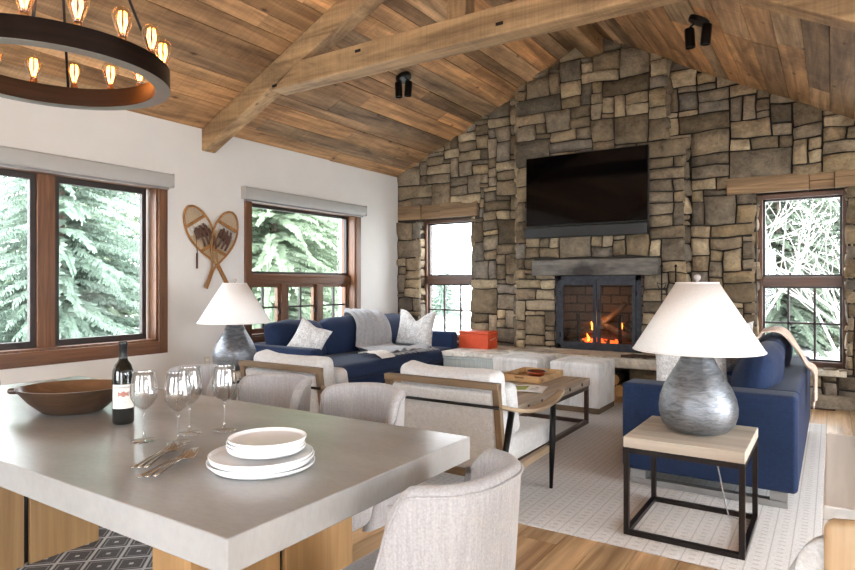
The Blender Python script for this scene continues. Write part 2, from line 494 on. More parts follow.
# floor: oak planks running towards the hearth wall
mb = MB(); rnd = random.Random(3)
x = LX - .02
while x < RX + .02:
    w = rnd.choice((.13, .16, .19)); y = RY - rnd.random() * 1.5
    while y < BY + .4:
        L = rnd.uniform(1.1, 2.6); k = rnd.uniform(.8, 1.12); kk = rnd.uniform(-.04, .04)
        c = (k, k * (1 - kk), k * (1 - 2*kk), 1)
        mb.box(x + .002, min(x + w, RX + .05) - .002, max(y, RY - .1) + .0012, min(y + L, BY + .4) - .0012, -.02, rnd.uniform(-.0006, 0), color=c) if y + L > RY else None
        y += L
    x += w
mb.box(LX - .3, RX + .3, RY - .3, BY + .4, -.12, -.018, color=(.12,.08,.06,1))
struct(mb, 'floor', M['floor'])

# ceiling planks
def ceiling(name, x0, x1, za, zb, seed, th=.03):
    mb = MB(); r = random.Random(seed)
    L = sqrt((x1-x0)**2 + (zb-za)**2); ux = (x1-x0)/L; uz = (zb-za)/L; nx, nz = (uz, -ux) if ux > 0 else (-uz, ux)
    pal = [(1.0,.86,.70),(1.25,1.12,.98),(.86,.88,.88),(.66,.64,.62),(1.14,.92,.70),(1.35,1.28,1.2),(.55,.49,.43),(.98,.82,.66),(1.1,1.08,1.05),(.8,.66,.52),(1.16,.98,.78)]
    s = 0
    while s < L:
        w = r.choice((.14,.17,.19,.22,.25,.29)); e = min(s + w, L); y = RY - .1 - r.random()*1.5
        while y < BY + .05:
            ln = r.uniform(2.2, 5.5); c = r.choice(pal); k = r.uniform(.8, 1.15); d = r.uniform(0, .007)
            ya, yb = max(y, RY-.1) + .001, min(y + ln, BY + .35) - .001
            if yb > ya:
                vs = []
                for yy in (ya, yb):
                    for ss in (s + .003, e - .003):
                        for hh in (d, -th):
                            vs.append((x0 + ux*ss + nx*hh, yy, za + uz*ss + nz*hh))
                fs = [(0,1,3,2),(4,6,7,5),(0,2,6,4),(1,5,7,3),(0,4,5,1),(2,3,7,6)]
                mb.add(vs, fs, color=(c[0]*k, c[1]*k, c[2]*k, 1))
            y += ln
        s = e
    # roof deck behind the planks
    p = []
    for ss in (0, L):
        for hh in (-th, -.26):
            for yy in (RY-.3, BY + .38):
                p.append((x0+ux*ss+nx*hh, yy, za+uz*ss+nz*hh))
    mb.add(p, [(0,1,3,2),(4,6,7,5),(0,4,5,1),(2,3,7,6),(0,2,6,4),(1,5,7,3)], color=(.1,.07,.05,1))
    return struct(mb, name, M['ceil'])
ceiling('ceiling', LX - .02, RGX, 2.9, RGZ, 11)
ceiling('ceiling.001', XFLAT, RGX, 2.45, RGZ, 23)
mb = MB(); mb.box(XFLAT - .05, RX + .2, RY - .3, BY + .3, 2.45, 2.6); struct(mb, 'ceiling.002', M['white_ceiling'])

# ------------------------------------------------------------------ walls with openings
def wall_with_holes(a0, a1, z0, ztop, holes, put):
    """holes: (a0,a1,z0,z1); put(a0,a1,z0,z1)"""
    xs = sorted({a0, a1, *[h[0] for h in holes], *[h[1] for h in holes]})
    for i in range(len(xs) - 1):
        a, b = xs[i], xs[i+1]; m = (a+b)/2
        hs = [h for h in holes if h[0] <= m <= h[1]]
        z = z0
        for h in sorted(hs, key=lambda q: q[2]):
            if h[2] > z: put(a, b, z, h[2])
            z = h[3]
        if z < ztop: put(a, b, z, ztop)
# left wall (drywall) — window 1: y 1.55..3.6, window 2: y 4.76..6.60
W1 = (1.62, 3.60, .72, 2.24); W2 = (4.755, 6.60, .68, 2.24)
mb = MB()
wall_with_holes(RY - .3, BY, 0, 2.94, [W1, W2], lambda a, b, c, d: mb.box(LX - .3, LX, a, b, c, d))
struct(mb, 'wall_left', M['plaster'])

W5 = (-3.6, -1.2, .5, 2.3); W6 = (.6, 3.0, .1, 2.3); W7 = (-1.6, .8, .9, 2.1)  # openings in the unseen walls, added to let fill light in
mb = MB(); wall_with_holes(LX - .3, RX + .3, 0, 2.45, [W5, W6], lambda a, b, c, d: mb.box(a, b, RY - .3, RY, c, d))
vs = [(LX-.3, RY-.3, 2.45), (RX+.3, RY-.3, 2.45), (XFLAT, RY-.3, 2.45), (RGX, RY-.3, RGZ), (LX-.3, RY-.3, 2.9)]
vv = vs + [(a, RY, c) for a, b, c in vs]
mb.add(vv, [(4,3,2,0),(5,7,8,9),(0,5,9,4),(4,9,8,3),(3,8,7,2),(0,2,7,5)])
struct(mb, 'wall_rear', M['plaster'])
mb = MB(); wall_with_holes(RY - .3, BY + .3, 0, 2.5, [W7, (2.0, 4.6, .1, 2.2)], lambda a, b, c, d: mb.box(RX, RX + .3, a, b, c, d))
struct(mb, 'wall_right', M['plaster'])

# ------------------------------------------------------------------ stone wall
PAL = [(146,130,107),(130,116,97),(160,144,119),(122,112,98),(140,128,111),(172,156,130),(114,104,90),(150,133,106),(136,122,102),(126,118,108),(178,163,138),(118,105,86),(142,126,103),(152,139,120)]
def stone_panel(mb, U, V, fn, blocked, seed, cell=.067, big=1.0):
    """irregular ashlar of width U, height V; fn(u,v,h)->xyz, h outwards from the joint plane"""
    r = random.Random(seed)
    nu = max(1, round(U / cell)); nv = max(1, round(V / cell)); du = U/nu; dv = V/nv
    occ = [[blocked((i+.5)*du, (j+.5)*dv) for i in range(nu)] for j in range(nv)]
    for j in range(nv):
        for i in range(nu):
            if occ[j][i]: continue
            for _ in range(14):
                t = r.random()
                if t < .28: w, h = r.randint(5, 9), r.randint(3, 5)
                elif t < .62: w, h = r.randint(3, 6), r.randint(2, 4)
                elif t < .8: w, h = r.randint(4, 7), 2
                elif t < .9: w, h = 2, r.randint(2, 4)
                else: w, h = r.randint(2, 3), r.randint(1, 2)
                w = max(1, round(w * big)); h = max(1, round(h * big))
                if i + w <= nu and j + h <= nv and all(not occ[jj][ii] for jj in range(j, j+h) for ii in range(i, i+w)):
                    break
            else:
                w = 1
                while w < 4 and i + w < nu and not occ[j][i+w]: w += 1
                h = 1
                while h < 2 and j + h < nv and all(not occ[j+h][ii] for ii in range(i, i+w)): h += 1
            # avoid 1-cell slivers to the right
            if i + w + 1 == nu or (i + w + 1 < nu and i + w < nu and not occ[j][i+w] and occ[j][i+w+1]):
                if i + w < nu and all(not occ[jj][i+w] for jj in range(j, j+h)): w += 1
            for jj in range(j, j+h):
                for ii in range(i, i+w): occ[jj][ii] = True
            u0, u1, v0, v1 = i*du, (i+w)*du, j*dv, (j+h)*dv
            g = .0022; jt = lambda: r.uniform(-.0075, .0075)*(r.random() < .6)
            P = [(u0+g+abs(jt()), v0+g+abs(jt())), (u1-g-abs(jt()), v0+g+abs(jt())), (u1-g-abs(jt()), v1-g-abs(jt())), (u0+g+abs(jt()), v1-g-abs(jt()))]
            H = r.uniform(.034, .060); tu, tv = r.uniform(-.016,.016), r.uniform(-.016,.016)
            c = lin(r.choice(PAL)); k = r.uniform(.72, 1.22); c = (c[0]*k*1.02, c[1]*k, c[2]*k*.99, 1)
            eu = min(.012/(u1-u0), .2); ev = min(.012/(v1-v0), .2)
            A = [0, eu, .36, .64, 1-eu, 1]; B = [0, ev, .36, .64, 1-ev, 1]
            vs = []; off = Vector((r.random()*50, r.random()*50, 0))
            for b in B:
                for a in A:
                    uu = (P[0][0]*(1-a)+P[1][0]*a)*(1-b) + (P[3][0]*(1-a)+P[2][0]*a)*b
                    vv_ = (P[0][1]*(1-a)+P[1][1]*a)*(1-b) + (P[3][1]*(1-a)+P[2][1]*a)*b
                    edge = a in (0, 1) or b in (0, 1)
                    n = noise.noise(Vector((uu*6, vv_*6, 0)) + off)
                    if edge: hh = -.02; uu += n*.004; vv_ += noise.noise(Vector((vv_*7, uu*7, 3)) + off)*.004
                    else: hh = H*.85 + tu*(a-.5)*2 + tv*(b-.5)*2 + n*.022
                    if (a in (A[1], A[4])) and (b in (B[1], B[4])): hh -= .008
                    wq = Vector((uu*2.6 + seed, vv_*2.6, 0)); wr = Vector((uu*7 + seed, vv_*7, 5)); fd = min(1, uu/.12, (U-uu)/.12) if U < .3 else 1
                    du_ = (noise.noise(wq)*.026 + noise.noise(wr)*.013)*max(0, fd); dv_ = noise.noise(wq + Vector((9,9,9)))*.026 + noise.noise(wr + Vector((4,4,4)))*.013
                    vs.append(fn(uu + du_, vv_ + dv_, hh))
            fs = [(q*6+p, q*6+p+1, (q+1)*6+p+1, (q+1)*6+p) for q in range(5) for p in range(5)]
            mb.add(vs, fs, color=c, smooth=True)

WL = (-5.16, -4.24, .45, 2.24); WR = (-.69, .135, .39, 2.27)
BX0, BX1, BYF = -3.5, -1.39, 7.47     # chimney breast
FB = (-2.94, -1.88, .46, 1.385)      # firebox opening
LINL = (-5.50, -4.14, 2.24, 2.45); LINR = (-.98, .95, 2.27, 2.45)
def above(x, z, m=.12): return z > ceil_z(x) + m
X0 = LX
def blk_main(u, v):
    x, z = X0 + u, v
    if above(x, z): return True
    for h in (WL, WR):
        if h[0] < x < h[1] and h[2] < z < h[3]: return True
    for h in (LINL, LINR):
        if h[0] < x < h[1] and h[2] < z < h[3]: return True
    if BX0 < x < (BX1 if z < 2.95 else -1.6) : return True
    return False
mb = MB()
NB = .03
stone_panel(mb, 7.6, 4.5, lambda u, v, h: (X0 + u, BY - h + .01, v), blk_main, 5)
# chimney breast face and cheeks
def blk_breast(u, v):
    x, z = BX0 + u, v
    if above(x, z): return True
    if z > 2.95 and x > -1.6: return True
    if FB[0] - .0 < x < FB[1] and FB[2] < z < FB[3]: return True
    if -3.21 < x < -1.66 and 1.385 < z < 1.585: return True
    return False
stone_panel(mb, BX1 - BX0, 4.5, lambda u, v, h: (BX0 + u, BYF - h + .01, v), blk_breast, 9)
stone_panel(mb, BY - BYF, 4.1, lambda u, v, h: (BX0 - h + .01, BY - u, v), lambda u, v: above(BX0, v), 21)
stone_panel(mb, BY - BYF, 2.95, lambda u, v, h: (BX1 + h - .01, BYF + u, v), lambda u, v: False, 22)
stone_panel(mb, BY - BYF, 3.9, lambda u, v, h: (-1.6 + h - .01, BYF + u, v), lambda u, v: v < 2.95 or above(-1.6, v), 23)
# window jambs in stone
DJ = .20
for (a0, a1, z0, z1), s in ((WL, 31), (WR, 41)):
    stone_panel(mb, DJ, z1 - z0, lambda u, v, h, a0=a0, z0=z0: (a0 + h - .025, BY + u, z0 + v), lambda u, v: False, s)
    stone_panel(mb, DJ, z1 - z0, lambda u, v, h, a1=a1, z0=z0: (a1 - h + .025, BY + DJ - u, z0 + v), lambda u, v: False, s + 1)
# joint backing + solid wall with holes; deeper firebox cavity
def backing(a, b, c, d):
    mb.box(a, b, BY + .012, BY + .4, c, d, color=(*lin((58,52,46)), 1))
wall_with_holes(LX - .3, RX + .3, 0, 2.45, [WL, WR, (-2.96, -1.86, .3, 1.6)], backing)
gv = [(LX-.3, 2.45), (XFLAT, 2.45), (RGX, RGZ + .05), (LX - .3, 2.9)]
mb.add([(a, BY+.012, z) for a, z in gv] + [(a, BY + .4, z) for a, z in gv], [(0,1,2,3),(7,6,5,4),(0,4,5,1),(1,5,6,2),(2,6,7,3),(3,7,4,0)], color=(*lin((58,52,46)), 1))
def bk2(a, b, c, d): mb.box(a, b, BYF + .012, BY, c, d, color=(*lin((58,52,46)), 1))
wall_with_holes(BX0 + .01, BX1 - .01, 0, 2.95, [FB], bk2)
mb.box(BX0 + .01, -1.61, BYF + .012, BY, 2.95, 3.85, color=(*lin((58,52,46)), 1))
struct(mb, 'wall_back', M['stone'])

# wood lintels, sill, base course
def lintel(name, x0, x1, z0, z1, mat=None):
    mb = MB(); n = 3; w = (x1 - x0)
    cuts = [x0, x0 + .30*min(w, 1.4), x0 + .55*min(w, 1.4), x1] if name.endswith('1') else [x0, x0 + .78, x0 + 1.0, x1]
    zz = (z0 + z1) / 2
    mb.box(x0, cuts[1], BY - .045, BY + .2, z0, z1 - .003)
    mb.box(cuts[1] + .004, cuts[2], BY - .012, BY + .2, z0, zz - .003); mb.box(cuts[1] + .004, cuts[2], BY - .02, BY + .2, zz + .003, z1 - .006)
    mb.box(cuts[2] + .004, x1, BY - .05, BY + .2, z0, zz + .015); mb.box(cuts[2] + .004, x1, BY - .04, BY + .2, zz + .019, z1)
    return struct(mb, name, M['lintel'], bevel=.006)
lintel('trim_1', *LINL); lintel('trim_2', *LINR)
mb = MB(); r = random.Random(5); x = BX1 + .1
while x < 2.6:
    w = r.uniform(.5, .9); k = r.uniform(.85, 1.1); c = lin((136,126,112))
    mb.box(x + .004, x + w - .004, BY - .07, BY, 0, .13 + r.uniform(-.006, .006), color=(c[0]*k, c[1]*k, c[2]*k, 1)); x += w
struct(mb, 'baseboard_back', M['slab'], bevel=.008)
mb = MB(); c = lin((190,184,172))
mb.box(WR[0] + .01, WR[1] - .01, BY - .05, BY + .22, WR[2] - .06, WR[2], color=(*c, 1)); struct(mb, 'trim_3', M['slab'], bevel=.006)
mb = MB(); mb.box(LX, LX + .018, RY, 4.35, 0, .13); struct(mb, 'baseboard_left', M['plaster'], bevel=.004)

# ------------------------------------------------------------------ windows
def left_window(name, W, casing, glass_cols, transom=None):
    y0, y1, z0, z1 = W
    root = bpy.data.objects.new(name, None); col.objects.link(root); root['kind'] = 'structure'
    xf = LX - .12          # sash plane
    cw = .095
    mb = MB()              # casing on the wall
    mb.box(LX - .005, LX + .022, y0 - cw, y0, z0 - .12, z1 + .06); mb.box(LX - .005, LX + .022, y1, y1 + cw, z0 - .12, z1 + .06)
    mb.build('casing', M['trim'], root, bevel=.004)
    mb = MB()
    mb.box(LX - .005, LX + .022, y0, y1, z0 - .12, z0); mb.box(LX - .005, LX + .022, y0, y1, z1, z1 + .06)
    mb.build('casing', M['trimh'], root, bevel=.004)
    mb = MB()              # jamb lining
    mb.box(LX - .24, LX, y0, y0 + .02, z0, z1); mb.box(LX - .24, LX, y1 - .02, y1, z0, z1)
    mb.box(LX - .24, LX, y0, y1, z0, z0 + .02); mb.box(LX - .24, LX, y0, y1, z1 - .02, z1)
    mb.build('jamb', M['trim'], root)
    tz = transom
    if tz is None:
        for i, (a, b) in enumerate(glass_cols):
            # sash around each pane
            mb = MB(); s = .045
            mb.box(xf - .05, xf, a - s, a, z0 + .02, z1 - .02); mb.box(xf - .05, xf, b, b + s, z0 + .02, z1 - .02)
            mb.box(xf - .05, xf, a, b, z0 + .02, z0 + .075); mb.box(xf - .05, xf, a, b, z1 - .075, z1 - .02)
            sh = mb.build('sash', M['sash'], root, bevel=.003)
            mb = MB(); mb.box(xf - .03, xf - .024, a, b, z0 + .075, z1 - .075); mb.build('glass', M['pane'], sh)
            if i: 
                mb = MB(); pa = glass_cols[i-1][1] + .045; mb.box(xf - .06, xf + .03, pa, a - s, z0 + .02, z1 - .02); mb.build('mullion', M['trim'], root, bevel=.004)
    else:
        ta, tb = tz
        mb = MB(); mb.box(xf - .06, xf + .03, y0 + .02, y1 - .02, ta, tb - .02); mb.box(xf - .05, xf + .045, y0 + .02, y1 - .02, tb - .035, tb); mb.build('transom', M['trimh'], root, bevel=.004)
        mb = MB(); s = .035
        mb.box(xf - .05, xf, y0 + .02, y0 + .02 + s, tb, z1 - .02); mb.box(xf - .05, xf, y1 - .02 - s, y1 - .02, tb, z1 - .02)
        mb.box(xf - .05, xf, y0 + .02, y1 - .02, tb, tb + .03); mb.box(xf - .05, xf, y0 + .02, y1 - .02, z1 - .06, z1 - .02)
        sh = mb.build('sash', M['sash'], root, bevel=.003)
        mb = MB(); mb.box(xf - .03, xf - .024, y0 + .05, y1 - .05, tb + .02, z1 - .05); mb.build('glass', M['pane'], sh)
        for i, (a, b) in enumerate(glass_cols):
            mb = MB(); s = .04
            zb, zt = z0 + .02, ta
            mb.box(xf - .05, xf, a - s, a, zb, zt); mb.box(xf - .05, xf, b, b + s, zb, zt)
            mb.box(xf - .05, xf, a, b, zb, zb + .055); mb.box(xf - .05, xf, a, b, zt - .04, zt)
            sh = mb.build('casement', M['trim'], root, bevel=.003)
            mb = MB(); m = (a + b) / 2; zm = (zb + .055 + zt - .04) / 2
            mb.box(xf - .04, xf - .01, m - .011, m + .011, zb + .05, zt - .035); mb.box(xf - .04, xf - .01, a, b, zm - .011, zm + .011)
            mb.build('muntin', M['sash'], sh)
            mb = MB(); mb.box(xf - .028, xf - .022, a, b, zb + .05, zt - .035); mb.build('glass', M['pane'], sh)
            mb = MB(); mb.box(xf + .0, xf + .02, b + .004, b + .03, zb + .22, zb + .26); mb.tube([(xf + .018, b + .018, zb + .24), (xf + .04, b + .018, zb + .27), (xf + .04, b + .018, zb + .36)], .006, 6); mb.build('latch', M['black'], sh)
            if i:
                mb = MB(); pa = glass_cols[i-1][1] + s; mb.box(xf - .06, xf + .03, pa, a - s, zb, ta); mb.build('mullion', M['trim'], root, bevel=.004)
    return root
left_window('window_1', W1, None, [(1.69, 2.50), (2.735, 3.51)])
left_window('window_2', W2, None, [(4.835, 5.275), (5.455, 5.90), (6.08, 6.525)], (1.28, 1.40))

def back_window(name, W, cols, z_t):
    x0, x1, z0, z1 = W
    root = bpy.data.objects.new(name, None); col.objects.link(root); root['kind'] = 'structure'
    yf = BY + .20
    mb = MB()
    mb.box(x0, x0 + .045, yf - .03, yf + .12, z0, z1); mb.box(x1 - .045, x1, yf - .03, yf + .12, z0, z1)
    mb.build('frame', M['trim'], root, bevel=.004)
    mb = MB()
    mb.box(x0 + .045, x1 - .045, yf - .03, yf + .12, z1 - .05, z1); mb.box(x0 + .045, x1 - .045, yf - .03, yf + .12, z0, z0 + .06)
    mb.box(x0 + .045, x1 - .045, yf - .045, yf + .12, z_t[0], z_t[1])
    mb.build('rail', M['trimx'], root, bevel=.004)
    gx0, gx1 = x0 + .045, x1 - .045
    for za, zb, lower in ((z_t[1], z1 - .05, False), (z0 + .06, z_t[0], True)):
        mb = MB(); s = .022
        mb.box(gx0, gx0 + s, yf + .02, yf + .07, za, zb); mb.box(gx1 - s, gx1, yf + .02, yf + .07, za, zb)
        mb.box(gx0, gx1, yf + .02, yf + .07, za, za + s); mb.box(gx0, gx1, yf + .02, yf + .07, zb - s, zb)
        sh = mb.build('sash', M['sash'], root, bevel=.003)
        mb = MB(); mb.box(gx0 + s, gx1 - s, yf + .04, yf + .046, za + s, zb - s); mb.build('glass', M['pane'], sh)
        if lower:
            mb = MB(); w = (gx1 - gx0) / 3
            for k in (1, 2): mb.box(gx0 + w*k - .011, gx0 + w*k + .011, yf + .025, yf + .06, za, zb)
            zm = (za + zb) / 2; mb.box(gx0, gx1, yf + .025, yf + .06, zm - .011, zm + .011)
            mb.build('muntin', M['sash'], sh)
    return root
back_window('window_3', WL, 3, (1.28, 1.40)); back_window('window_4', WR, 3, (1.255, 1.36))

def plain_window(name, axis, at, W, n):
    a0, a1, z0, z1 = W; root = bpy.data.objects.new(name, None); col.objects.link(root); root['kind'] = 'structure'
    def bx(mb, a, b, p, q, c, d):
        mb.box(a, b, p, q, c, d) if axis == 'y' else mb.box(p, q, a, b, c, d)
    mb = MB(); s = .06
    for k in range(n + 1):
        a = a0 + (a1 - a0 - s) * k / n; bx(mb, a, a + s, at - .03, at + .03, z0, z1)
    bx(mb, a0, a1, at - .03, at + .03, z0, z0 + s); bx(mb, a0, a1, at - .03, at + .03, z1 - s, z1)
    mb.build('frame', M['trim'], root)
    mb = MB(); bx(mb, a0 + s, a1 - s, at - .004, at + .004, z0 + s, z1 - s); mb.build('glass', M['pane'], root)
plain_window('fill_window_5', 'y', RY - .15, W5, 3); plain_window('fill_window_6', 'y', RY - .15, W6, 3)  # rear windows added for the fill lamps behind the camera
plain_window('fill_window_7', 'x', RX + .15, W7, 3); plain_window('window_8', 'x', RX + .15, (2.0, 4.6, .1, 2.2), 3)  # first of the two is added for fill light

# blind cassettes
def blind(y0, y1, z0, z1, label):
    t = thing('roller_blind', label, 'blind', (LX, (y0+y1)/2, z0), group='grey roller blinds over the side windows')
    L = (y1 - y0) / 2; h = z1 - z0; d = .085
    prof = [(.0, 0), (d*.7, 0), (d*.93, h*.12), (d, h*.35), (d, h*.7), (d*.9, h*.92), (d*.7, h), (0, h)]
    mb = MB(); n = len(prof)
    vs = [(x, -L, z) for x, z in prof] + [(x, L, z) for x, z in prof]
    mb.add(vs, [(i, (i+1) % n, n + (i+1) % n, n + i) for i in range(n)] + [tuple(reversed(range(n))), tuple(range(n, 2*n))])
    mb.build('cassette', M['blind'], t, sharp=40)
    for s in (-1, 1):
        mb = MB(); mb.box(0, d + .004, s*L - .004*(s < 0) , s*L + .004*(s > 0) + 0, -.003, h + .003); mb.build('end_cap', M['blind'], t, bevel=.002)
    mb = MB(); mb.box(.02, .05, -L + .03, L - .03, -.022, 0); mb.build('hem_bar', M['steel'], t, bevel=.003)
blind(1.2, 3.72, 2.235, 2.37, 'long grey roller blind housing above the window beside the dining table')
blind(4.62, 6.74, 2.235, 2.37, 'grey roller blind housing above the window behind the blue sofa')

# ------------------------------------------------------------------ roof truss
YT = 4.10; TH = .17
def beam_mesh(name, pts_front, mat, label, depth=TH, y=YT):
    """pts_front: polygon in (x,z); extruded in +y"""
    mb = MB(); n = len(pts_front)
    vs = [(x, y, z) for x, z in pts_front] + [(x, y + depth, z) for x, z in pts_front]
    mb.add(vs, [tuple(range(n)), tuple(reversed(range(n, 2*n)))] + [((i+1) % n, i, n+i, n+(i+1) % n) for i in range(n)])
    o = mb.build(name, mat, bevel=.012)
    return o
trs = thing('roof_truss', 'rough timber truss with tie beam crossing under the sloped plank ceiling', 'beam', (0, 0, 0))
o = beam_mesh('rafter', [(LX, 2.905), (LX, 2.675), (RGX, RGZ - .235 + 0.0), (RGX, RGZ)], M['beam_x'], ''); o.parent = trs
o = beam_mesh('rafter', [(RGX, RGZ), (RGX, RGZ - .28), (XFLAT, 2.45 - .28), (XFLAT, 2.45)], M['beam_x'], ''); o.parent = trs
o = beam_mesh('tie_beam', [(-4.48, 3.125), (-.42, 3.125), (-.62, 3.34), (-4.10, 3.34)], M['beam_x'], '', depth=.2, y=YT-.012); o.parent = trs
o = beam_mesh('king_post', [(RGX - .085, 3.335), (RGX + .085, 3.335), (RGX + .085, RGZ - .1), (RGX - .085, RGZ - .1)], M['beam_z'], '', depth=.15, y=YT+.02); o.parent = trs
for x, z in ((-4.42, 3.16), (-2.05, 3.2), (-3.4, 3.28)):
    mb = MB(); mb.box(x - .03, x + .03, YT - .016, YT - .008, z - .012, z + .012); mb.build('peg', M['black'], trs)
mb = MB(); mb.box(RGX - .11, RGX + .11, YT + TH, BY + .0, RGZ - .26, RGZ - .03)
tag(mb.build('ridge_beam', M['beam_y'], bevel=.012), 'timber ridge beam running from truss peak to stone wall', 'beam')

# ------------------------------------------------------------------ spotlights on the ceiling
def spotlight(x, y, label, dirs):
    z = ceil_z(x); sl = SL if x < RGX else -SR
    t = thing('ceiling_spotlight', label, 'spotlight', (x, y, z - .006), group='black twin spotlights')
    tilt = -atan(sl)
    mb = MB(); Mx = Matrix.Rotation(tilt, 4, 'Y')
    mb.lathe([(.0, 0), (.088, 0), (.09, -.014), (.084, -.04), (.0, -.04)][::-1], 28, Mx, cap=False); mb.build('base', M['black'], t, sharp=40)
    for k, (dx, dy) in enumerate(dirs):
        mb = MB(); mb.tube([(dx*.5, dy*.5, -.03), (dx*.9, dy*.9, -.05), (dx, dy, -.075)], .009, 8); mb.build('arm', M['black'], t)
        Mc = Matrix.Translation((dx, dy, -.068)) @ Euler((.06*(k-.5), .1*(1 if k else -.6), 0)).to_matrix().to_4x4()
        mb = MB(); mb.lathe([(.0, 0), (.036, 0), (.041, -.008), (.041, -.165), (.036, -.165), (.034, -.15), (0, -.15)][::-1], 24, Mc, cap=False); mb.build('lamp_head', M['black'], t, sharp=40)
spotlight(-4.01, 5.61, 'black twin spotlight on the plank ceiling just below the tie beam, toward the plaster wall', ((-.05, -.02), (.075, .0)))
spotlight(-.94, 5.66, 'black twin spotlight on the plank ceiling above the stone wall, beyond the television', ((-.085, .0), (.06, -.02)))

# ------------------------------------------------------------------ chandelier
def chandelier():
    cx, cy, zb, R, hb = -2.42, 1.15, 2.04, .402, .075
    t = thing('chandelier', 'round dark metal ring chandelier with glowing filament bulbs above the dining table', 'chandelier', (cx, cy, zb))
    mb = MB(); w = .052
    mb.lathe([(R - w, 0), (R, 0), (R, hb), (R - w, hb), (R - w, 0)], 72, cap=False); mb.build('ring', M['ringouter'], t, sharp=40)
    mb = MB(); mb.lathe([(R - w - .001, -.0015), (R + .001, -.0015), (R + .001, -.0005), (R - w - .001, -.0005)], 72, cap=False); mb.build('rim', M['steel'], t, sharp=40)
    n = 16
    for k in range(n):
        a = 2*pi*(k + .34)/n; px, py = cos(a)*(R - w/2), sin(a)*(R - w/2)
        T = Matrix.Translation((px, py, hb))
        mb = MB(); mb.lathe([(.013, 0), (.014, .012), (.012, .024), (.0, .026)], 12, T); sk = mb.build('socket', M['brass'], t)
        mb = MB(); mb.lathe([(.012, .014), (.016, .03), (.027, .058), (.034, .084), (.033, .100), (.024, .114), (.009, .122), (0, .123)], 16, T, cap=False)
        bl = mb.build('bulb', M['bulbglass'], t)
        mb = MB(); T2 = T
        for q in range(6):
            b0 = 2*pi*q/6; r0 = .0075
            mb.tube([T2 @ Vector((cos(b0)*r0*.7, sin(b0)*r0*.7, .035)), T2 @ Vector((cos(b0)*r0*1.9, sin(b0)*r0*1.9, .07)), T2 @ Vector((cos(b0)*r0*1.5, sin(b0)*r0*1.5, .104))], .0014, 5)
        mb.build('filament', M['filament'], bl)
    for k in range(4):
        a = 2*pi*(k + .62)/4
        mb = MB(); mb.tube([(cos(a)*(R-w/2), sin(a)*(R-w/2), hb*.4), (cos(a)*.03, sin(a)*.03, .92)], .0055, 8); mb.build('hanging_rod', M['black'], t)
    mb = MB(); mb.tube([(0, 0, .9), (0, 0, RGZ - zb - .05)], .009, 10); mb.build('stem', M['black'], t)
    mb = MB(); mb.lathe([(0, .0), (.045, .0), (.05, .02), (0, .03)], 20, Matrix.Translation((0, 0, .9)), cap=False); mb.build('hub', M['black'], t)
    # small link of chain hanging at the far side
    mb = MB(); a = atan2(.72, .69)
    for q in range(4):
        c = Vector((cos(.42)*(R-w-.006), sin(.42)*(R-w-.006), .045 - q*.012)); pts = []
        for s in range(8):
            b = 2*pi*s/8; pts.append(c + Vector((0, cos(b)*.006, sin(b)*.009) if q % 2 else (cos(b)*.006, 0, sin(b)*.009)))
        mb.tube(pts, .0018, 5, closed=True)
    mb.build('chain', M['black'], t)
    l = bpy.data.lights.new('chandelier_glow', 'POINT'); l.energy = 3; l.color = (1, .62, .3); l.shadow_soft_size = .3
    lo = bpy.data.objects.new('chandelier_glow', l); col.objects.link(lo); lo.location = (cx, cy, zb + .2)
def _ring():
    t = NT('chandelier_bronze'); n = t.noise(t.coords((2,2,60)), 1, 3)
    t.base(t.ramp(n, [(.3, lin((20,14,12))), (.7, lin((42,28,21)))])); t.set(Roughness=.32, Metallic=.7); return t.m
M['ringouter'] = _ring(); M['brass'] = plain('brass', (120,84,50), .35, .9)
chandelier()

# ------------------------------------------------------------------ fireplace
fx0, fx1, fz0, fz1 = FB
mb = MB()   # brick lining (part of the building)
mb.box(fx0 - .02, fx0, BYF, BY + .38, fz0 - .03, fz1 + .02); mb.box(fx1, fx1 + .02, BYF, BY + .38, fz0 - .03, fz1 + .02)
mb.box(fx0 - .02, fx1 + .02, BY + .36, BY + .38, fz0 - .03, fz1 + .2); mb.box(fx0, fx1, BYF + .01, BY + .38, fz0 - .04, fz0 - .02)
mb.box(fx0, fx1, BYF + .02, BY + .38, fz1 + .0, fz1 + .02)
struct(mb, 'wall_back.001', M['firebrick'])
fd = thing('fireplace_doors', 'dark forged steel fireplace screen with two glass doors', 'fireplace doors', ((fx0+fx1)/2, BYF, fz0))
w = (fx1 - fx0)/2; H = fz1 - fz0
mb = MB()
yo = -.01
mb.box(-w, -w + .075, yo, yo + .03, 0, H); mb.box(w - .075, w, yo, yo + .03, 0, H); mb.box(-w, w, yo, yo + .03, H - .07, H); mb.box(-w, w, yo, yo + .03, 0, .07)
fr = mb.build('frame', M['iron'], fd, bevel=.003)
mb = MB()
for i in range(12):
    z = .04 + (H - .08) * i / 11
    for s in (-1, 1): mb.lathe([(.009, 0), (.007, .006), (0, .008)], 8, Matrix.Translation((s*(w - .02), yo, z)) @ Matrix.Rotation(radians(90), 4, 'X'))
mb.build('rivet', M['iron'], fr)
